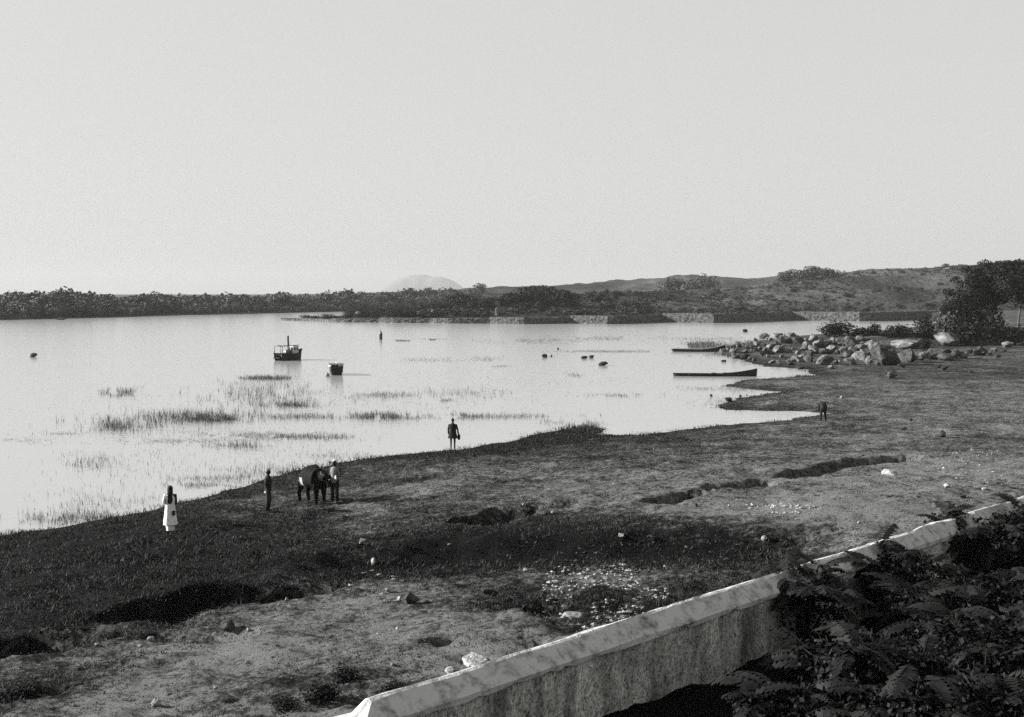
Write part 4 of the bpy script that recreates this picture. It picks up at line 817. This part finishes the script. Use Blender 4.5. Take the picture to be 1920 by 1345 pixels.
# man in dark jacket
q = stand(503, 960); hgt = 80 * pxm(q)
P = person(q, face(q, R(80)), hgt, 'person in a dark jacket and trousers standing left of the cow', dict(elL=(-.22, -.06, 1.13), wrL=(-.17, .06, .9), elR=(.22, -.04, 1.13), wrR=(.17, .06, .9), kneeL=(-.08, .05, .49), ankR=(.08, -.05, .09), headpitch=.1))
garment(P, [(0, -.01, .80, .17, .14), (0, 0, .95, .165, .135), (0, 0, 1.1, .165, .13), (0, 0, 1.28, .195, .14), (0, 0, 1.41, .16, .11), (0, 0, 1.46, .075, .075)], cloth['black'], 'jacket', 20, .02)
garment(P, [(0, 0, .80, .18, .15), (0, 0, .835, .18, .15)], cloth['pale'], 'waist_cloth', 20, .03, (False, False))
for s in 'LR': sleeve(P, s, .066, .05, cloth['black']); leg_tube(P, s, cloth['dark'])
cap_hair(P, cloth['grey'], 'cap', .0, 1.12)
# herdsman behind the cow's head
q = stand(628, 943); hgt = 80 * pxm(q); qh = q
P = person(q, face(q, R(-35)), hgt, 'person in a grey jacket and cap holding the cow by the head', dict(elL=(-.30, .06, 1.22), wrL=(-.46, .18, 1.16), elR=(.24, -.04, 1.12), wrR=(.24, .03, .88), kneeL=(-.12, .04, .49), ankL=(-.13, 0, .09), toeL=(-.15, .16, .03), ankR=(.13, -.03, .09)))
garment(P, [(0, -.01, .82, .19, .15), (0, 0, .95, .175, .14), (0, 0, 1.1, .17, .135), (0, 0, 1.28, .2, .145), (0, 0, 1.41, .165, .115), (0, 0, 1.46, .075, .075)], cloth['grey'], 'jacket', 20, .03)
sleeve(P, 'L', .068, .05, cloth['black']); sleeve(P, 'R', .068, .05, cloth['dark'])
for s in 'LR': leg_tube(P, s, cloth['black'])
garment(P, [(-.15, .09, .93, .025, .03), (-.13, .11, 1.0, .045, .035), (-.12, .10, 1.12, .03, .03)], cloth['white'], 'waist_cloth', 12, .1, (True, True))
cap_hair(P, cloth['pale'], 'cap', .03, 1.14)
garment(P, [(0, .05, 1.605, .11, .13), (0, .05, 1.615, .11, .13)], cloth['dark'], 'cap_brim', 16, 0, (True, True))
# man at the water's edge
q = stand(849, 846); hgt = 61 * pxm(q)
P = person(q, face(q, R(168)), hgt, 'person in a long dark coat with bare legs at the water edge, arms held out', dict(elL=(-.235, -.02, 1.12), wrL=(-.22, .04, .88), elR=(.26, .0, 1.13), wrR=(.29, .04, .88), ankL=(-.09, -.02, .09), ankR=(.10, -.02, .09), headpitch=-.1))
garment(P, [(0, 0, .68, .27, .2), (0, 0, .76, .25, .18), (0, 0, .95, .19, .15), (0, 0, 1.1, .175, .135), (0, 0, 1.28, .205, .145), (0, 0, 1.41, .165, .115), (0, 0, 1.46, .075, .075)], cloth['black'], 'coat', 22, .06)
for s in 'LR': sleeve(P, s, .056, .045, cloth['black'])
bm = bmesh.new(); bloft(bm, [ring(.33, .0, z, a, b, 12) for z, a, b in ((.60, .05, .10), (.70, .075, .13), (.86, .07, .11), (.90, .02, .03))]); bmobj('bag', bm, cloth['black'], P['root'], True)
cap_hair(P, cloth['dark'])
# stooping figure out on the flat
q = stand(1543, 791); hgt = 47 * pxm(q)
P = person(q, face(q, R(195)), hgt, 'person in black stooping on the grass flat by the inlet, seen from behind', dict(pelvis=(0, -.06, .90), waist=(0, .04, 1.05), chest=(-.02, .24, 1.20), neck=(-.03, .40, 1.24), head=(-.03, .52, 1.20), headpitch=-.9, hipL=(-.09, -.05, .86), hipR=(.09, -.05, .86),
        shL=(-.21, .26, 1.24), shR=(.19, .26, 1.24), elL=(-.19, .36, .95), wrL=(-.17, .42, .7), elR=(.30, .3, .98), wrR=(.30, .36, .68), kneeL=(-.13, .04, .48), ankL=(-.15, -.04, .09), toeL=(-.18, .12, .03), kneeR=(.16, .06, .48), ankR=(.2, .0, .09), toeR=(.22, .16, .03)))
bm = bmesh.new()
def ring_tilt(c, t, rx, ry, seg=18):
    c = Vector(c); t = Vector(t).normalized(); u = Vector((1, 0, 0)); w = t.cross(u).normalized(); return [tuple(c + u * math.cos(a) * rx + w * math.sin(a) * ry) for a in (2 * math.pi * k_ / seg for k_ in range(seg))]
bloft(bm, [ring_tilt((0, -.07, .78), (0, .2, 1), .2, .17), ring_tilt((0, -.04, .95), (0, .5, 1), .19, .16), ring_tilt((0, .08, 1.09), (0, 1, .9), .18, .15), ring_tilt((-.01, .24, 1.2), (0, 1, .5), .2, .14), ring_tilt((-.02, .38, 1.24), (0, 1, .2), .09, .08)])
bmobj('coat', bm, cloth['black'], P['root'], True)
for s in 'LR': sleeve(P, s, .07, .055, cloth['black']); leg_tube(P, s, cloth['black'])
cap_hair(P, cloth['black'])

# ------------------------------------------------------------------ cow
def cow_material():
    m = bpy.data.materials.new('pied_hide'); m.use_nodes = True; nt = m.node_tree; b = nt.nodes['Principled BSDF']; b.inputs['Roughness'].default_value = .8; b.inputs['Specular IOR Level'].default_value = .04
    tc = nt.nodes.new('ShaderNodeTexCoord'); sx = nt.nodes.new('ShaderNodeSeparateXYZ'); nt.links.new(tc.outputs['Object'], sx.inputs[0])
    n = nt.nodes.new('ShaderNodeTexNoise'); n.inputs['Scale'].default_value = 2.2; n.inputs['Detail'].default_value = 3; nt.links.new(tc.outputs['Object'], n.inputs['Vector'])
    def mth(op, a, c):
        k_ = nt.nodes.new('ShaderNodeMath'); k_.operation = op
        for i, x in enumerate((a, c)):
            if isinstance(x, (int, float)): k_.inputs[i].default_value = x
            else: nt.links.new(x, k_.inputs[i])
        return k_.outputs[0]
    # white over the flank behind the ribs (x < -.3, below the back and above the hocks)
    v = mth('SUBTRACT', mth('MULTIPLY', n.outputs[0], .7), mth('ADD', mth('MULTIPLY', mth('ABSOLUTE', mth('ADD', sx.outputs[0], .38), 0.0), 1.6), .12)); low = mth('MULTIPLY', mth('GREATER_THAN', sx.outputs[2], .66), mth('LESS_THAN', sx.outputs[2], 1.02))
    w = mth('MULTIPLY', mth('GREATER_THAN', v, 0.0), low)
    mx = nt.nodes.new('ShaderNodeMix'); mx.data_type = 'RGBA'; nt.links.new(w, mx.inputs[0]); mx.inputs[6].default_value = g(.006); mx.inputs[7].default_value = g(.22); nt.links.new(mx.outputs[2], b.inputs['Base Color']); return m
q = at(588, 944); cr_ = empty('cow', q, R(-44)); cr_.scale = (.92, 1.2, .98); tag(cr_, 'dark pied cow with a white flank being led along the shore', 'cow')
V = [(-.02, 0, .98), (-.42, 0, 1.02), (-.70, 0, 1.0), (.34, 0, .98), (.60, 0, 1.08), (.76, 0, 1.12), (.90, 0, 1.08), (1.05, 0, .90), (1.12, 0, .76),           # 0-8 trunk, neck, head
     (-.62, .15, .78), (-.56, .17, .60), (-.70, .17, .40), (-.64, .17, .08), (-.60, .17, .03), (-.62, -.15, .78), (-.56, -.17, .60), (-.70, -.17, .40), (-.66, -.17, .08), (-.62, -.17, .03),   # hind legs
     (.42, .15, .72), (.42, .16, .42), (.43, .16, .08), (.47, .16, .03), (.42, -.15, .72), (.46, -.16, .42), (.45, -.16, .08), (.49, -.16, .03),       # fore legs
     (-.82, 0, 1.02), (-.88, 0, .8), (-.88, 0, .45), (.30, 0, 1.3), (.90, .2, 1.08), (.90, -.2, 1.08)]
E = [(0, 1), (1, 2), (0, 3), (3, 4), (4, 5), (5, 6), (6, 7), (7, 8), (2, 9), (9, 10), (10, 11), (11, 12), (12, 13), (2, 14), (14, 15), (15, 16), (16, 17), (17, 18), (3, 19), (19, 20), (20, 21), (21, 22), (3, 23), (23, 24), (24, 25), (25, 26), (2, 27), (27, 28), (28, 29), (3, 30), (6, 31), (6, 32)]
Rr = [(.34, .44), (.33, .42), (.27, .31), (.32, .44), (.19, .26), (.15, .2), (.115, .13), (.08, .085), (.065, .07), .17, .12, .08, .06, .065, .17, .12, .08, .06, .065, .14, .085, .06, .065, .14, .085, .06, .065, .035, .022, .03, .13, .035, .035]
obj('body', skin_mesh('body', [Vector(x) for x in V], E, Rr, cow_material()), cr_)
hornm = mat('horn', .25, .4, .5, 5, 2)
for s in (-1, 1):
    bm = bmesh.new(); btube(bm, [(.88, s * .07, 1.17), (.87, s * .2, 1.24), (.91, s * .25, 1.37)], [.03, .022, .006], 8); bmobj('horn', bm, hornm, cr_, True)
bm = bmesh.new(); bmesh.ops.create_uvsphere(bm, u_segments=10, v_segments=6, radius=1); [setattr(v, 'co', Vector((1.05 + v.co.x * .03, v.co.y * .028, 1.02 + v.co.z * .035))) for v in bm.verts]; bmobj('forehead_star', bm, cloth['white'], cr_, True)
# lead rope from the halter to the herdsman's hand
# ------------------------------------------------------------------ boats
wood_dark = mat('tarred_wood', 0.008, 0.03, .7, 3, 5, .006, 12, spec=.1, stretch=(.3, 1, 1))
wood_mid = mat('worn_wood', 0.09, 0.2, .85, 4, 5, .006, 14, stretch=(.3, 1, 1))
white_paint = mat('white_boat_paint', 0.62, 0.8, .5, 3, 5, .003, 20, spec=.3)
iron = mat('dark_iron', 0.015, 0.04, .5, 8, 4, .004, 20, spec=.4)
glassm = mat('cabin_window', 0.02, 0.03, .15, 3, 2, spec=.5)
def hull(bm, L, beam, draft, free0, free1, bow=1.0, stern=.7, n=16, thick=.05, rake0=.15, rake1=.3, full=.55):
    """open hull along x from the stern (-L/2) to the bow (L/2); free0/free1: gunwale height at the ends"""
    rows = []
    for i in range(n + 1):
        t = i / n; x = -L / 2 + L * t; w = beam / 2 * min(1, max(stern * (1 - t * 3) + t * 3 * 1 if t < .333 else 1, .02)); e = max(0, (t - full) / (1 - full)); w *= max(.02, (1 - e ** 2.2 * bow)) 
        mid = min(free0, free1) * .85; fr = free0 * max(0, 1 - t / .4) ** 2 + free1 * max(0, (t - .4) / .6) ** 2; fr = max(mid, 0) + (fr * (1 - mid / max(free0, free1, .01)) if max(free0, free1) > mid else 0)
        fr = mid + (free0 - mid) * max(0, 1 - t / .5) ** 2 + (free1 - mid) * max(0, (t - .5) / .5) ** 2
        kz = -draft * (1 - .6 * e ** 2); dx = -rake0 * max(0, 1 - t * 5) + rake1 * max(0, t * 5 - 4)
        sec = [(-w, fr), (-w * .95, fr * .4 + kz * .2), (-w * .7, kz * .75), (0, kz), (w * .7, kz * .75), (w * .95, fr * .4 + kz * .2), (w, fr)]; iw = max(w - thick, .004)
        sec += [(iw, fr - .005), (iw * .93, fr * .4 + kz * .15), (iw * .66, kz * .6 + .02), (0, kz + .06), (-iw * .66, kz * .6 + .02), (-iw * .93, fr * .4 + kz * .15), (-iw, fr - .005)]
        rows.append([(x + dx * max(0, (z - kz) / (fr - kz)), y, z) for y, z in sec])
    bloft(bm, rows); return rows
def rub_rail(rows, side, m, parent, r_=.03, name='gunwale'):
    bm = bmesh.new(); k_ = 0 if side < 0 else 6; btube(bm, [(p[k_][0], p[k_][1] + side * .01, p[k_][2]) for p in rows], r_, 6); return bmobj(name, bm, m, parent, True)
def facing(ax): return ax                       # boats: rotation of the bow about z, 0 = bow to the right
# long canoe
q = onz(1342, 706); k = pxm(q); L = 155 * k
t = empty('canoe', (q[0], q[1] + .35, 0), R(-3)); tag(t, 'long dark canoe with a tall upright prow lying off the shore, nearer of two', 'canoe')
bm = bmesh.new(); rows = hull(bm, L, .95, .10, .30, .80, 1.0, .12, 22, .04, .1, .05, .45); bmobj('hull', bm, wood_dark, t, True)
for s in (-1, 1): rub_rail(rows, s, wood_dark, t)
for x in (-.32, -.16, .0, .14, .28):
    bm = bmesh.new(); bbox(bm, x * L - .09, x * L + .09, -.42, .42, .17, .205); bmobj('thwart', bm, wood_mid, t)
for x, h in ((-.03, .26), (.11, .28)):
    bm = bmesh.new(); bmesh.ops.create_icosphere(bm, subdivisions=2, radius=1); [setattr(v, 'co', Vector((x * L + v.co.x * .55, v.co.y * .3, .12 + v.co.z * h * (1 + .3 * mnoise.noise(v.co * 2))))) for v in bm.verts]
    o = bmobj('bundle', bm, cloth['dark'], None, True, t.location); o.rotation_euler = t.rotation_euler; tag(o, 'dark bundle lying amidships in the long canoe' if x < 0 else 'dark bundle lying towards the prow of the long canoe', 'bundle')
# moored canoe by the spit
q = onz(1311, 660); k = pxm(q); L = 96 * k
t = empty('canoe', (q[0], q[1] + .4, 0), R(172) + R(4)); tag(t, 'dark canoe moored at the tip of the rock spit, farther of two', 'canoe')
bm = bmesh.new(); rows = hull(bm, L, 1.1, .12, 1.05, .45, 1.0, .12, 20, .05, .1, .35, .5); bmobj('hull', bm, wood_dark, t, True)
for s in (-1, 1): rub_rail(rows, s, wood_mid, t, .045)
for x in (-.28, -.1, .1, .28):
    bm = bmesh.new(); bbox(bm, x * L - .1, x * L + .1, -.46, .46, .24, .28); bmobj('thwart', bm, wood_mid, t)
# steam launch
q = onz(537, 676); k = pxm(q)
t = empty('launch', (q[0] + .2, q[1] + 1.2, 0), R(62)); tag(t, 'small dark steam launch with a thin funnel and a pale cabin at anchor', 'boat')
bm = bmesh.new(); rows = hull(bm, 4.6, 1.75, .3, .95, 1.35, 1.0, .75, 16, .06, .1, .25, .6); bmobj('hull', bm, wood_dark, t, True)
for s in (-1, 1): rub_rail(rows, s, wood_dark, t, .05)
bm = bmesh.new(); bbox(bm, -2.1, 1.6, -.66, .66, .62, .68); bmobj('deck', bm, wood_mid, t)
bm = bmesh.new(); bbox(bm, .15, 1.25, -.52, .52, .68, 1.85); bmesh.ops.bevel(bm, geom=bm.edges[:], offset=.05, segments=2, affect='EDGES'); cab = bmobj('cabin', bm, mat('cabin_paint', .4, .55, .7, 4, 5), t)
bm = bmesh.new(); bloft(bm, [[(x, y, 1.86 + .12 * math.cos(y / .62 * 1.3) + dz) for dz, ys_ in ((0, np.linspace(-.62, .62, 7)), (.04, np.linspace(.62, -.62, 7))) for y in ys_] for x in (.05, .7, 1.38)]); bmobj('cabin_roof', bm, mat('roof_canvas', .3, .45, .9, 5, 4), t)
for x in (.42, .95):
    for s in (-1, 1):
        bm = bmesh.new(); bbox(bm, x - .16, x + .16, s * .525 - .012, s * .525 + .012, 1.2, 1.6); bmobj('window', bm, glassm, cab)
for y in (-.24, .24): bm = bmesh.new(); bbox(bm, .128, .149, y - .15, y + .15, 1.2, 1.6); bmobj('window', bm, glassm, cab)
bm = bmesh.new(); btube(bm, [(-.25, 0, .66), (-.25, 0, 1.4), (-.3, 0, 3.05), (-.3, 0, 3.12)], [.17, .13, .12, .14], 14); bmobj('funnel', bm, iron, t, True)
bm = bmesh.new(); btube(bm, [(-.75, 0, .95), (.05, 0, .95)], [.36, .36], 16); bmobj('boiler', bm, iron, t, True)
bm = bmesh.new(); [btube(bm, [(x, y, .66), (x, y, 1.86)], .04, 8) for x in (-2.25, -1.0) for y in (-.62, .62)]; bmobj('awning_posts', bm, iron, t, True)
bm = bmesh.new(); [btube(bm, a, .045, 8) for a in ([(-2.3, -.62, 1.86), (-.2, -.62, 1.86)], [(-2.3, .62, 1.86), (-.2, .62, 1.86)], [(-2.28, -.66, 1.86), (-2.28, .66, 1.86)], [(-1, -.62, 1.86), (-1, .62, 1.86)])]; bmobj('awning_rail', bm, iron, t, True)
bm = bmesh.new(); bbox(bm, -2.7, -2.25, -.5, .5, .30, .42); bmobj('stern_step', bm, wood_dark, t)
# white dinghy, stern to the camera, its shade painted as dark hull colour
q = onz(628, 704); k = pxm(q)
t = empty('dinghy', (q[0] - .1, q[1] + 1.6, 0), R(101)); tag(t, 'boxy dinghy with its shade painted as a dark hull and a pale gunwale, stern towards the shore, right of the launch', 'boat')
bm = bmesh.new(); rows = hull(bm, 3.3, 1.45, .2, 1.05, 1.12, 1.0, .82, 14, .05, .14, .2, .55); bmobj('hull', bm, wood_dark, t, True)
for s in (-1, 1): rub_rail(rows, s, white_paint, t, .035)
bm = bmesh.new(); bloft(bm, [[(-1.68 - .0 * z, -w, z), (-1.68, w, z), (-1.74 - .02 * z, w, z), (-1.74 - .02 * z, -w, z)] for z, w in ((-.1, .2), (.12, .5), (.5, .62), (.96, .66))]); bmobj('transom', bm, wood_dark, t)
bm = bmesh.new(); bbox(bm, -1.78, .9, -.76, .76, 1.10, 1.15); bmobj('cover', bm, mat('pale_canvas', .07, .12, .9, 4, 5), t)
bm = bmesh.new(); bbox(bm, -1.86, -1.75, -.03, .03, -.15, .85); bmobj('rudder', bm, wood_dark, t)
for x in (-.7, .2): bm = bmesh.new(); bbox(bm, x - .12, x + .12, -.62, .62, .6, .64); bmobj('thwart', bm, wood_mid, t)
q = onz(614, 706); bm = bmesh.new(); btube(bm, [(0, 0, -.1), (0, 0, .12), (0, 0, .3), (0, 0, .36)], [.18, .24, .18, .04], 12); btube(bm, [(0, 0, .34), (0, 0, .44)], .03, 6); tag(bmobj('mooring_float', bm, mat('cork', .12, .2, .9, 8, 4), None, True, q), 'small mooring float in the water left of the boxy dinghy', 'float')
# channel marker
q = onz(714, 637); t = empty('marker_post', (q[0], q[1], 0)); tag(t, 'dark marker post with a pointed top cage standing in the lake below the quay', 'marker post')
bm = bmesh.new(); btube(bm, [(0, 0, -1), (0, 0, .95)], [.33, .27], 12); bmobj('pile', bm, wood_dark, t, True)
bm = bmesh.new(); btube(bm, [(0, 0, .95), (0, 0, 1.02), (0, 0, 1.35), (0, 0, 1.6)], [.32, .32, .17, .06], 12); bmobj('cap', bm, iron, t, True)
bm = bmesh.new(); btube(bm, [(0, 0, 1.55), (0, 0, 2.0)], .035, 6); bmobj('spike', bm, iron, t, True)
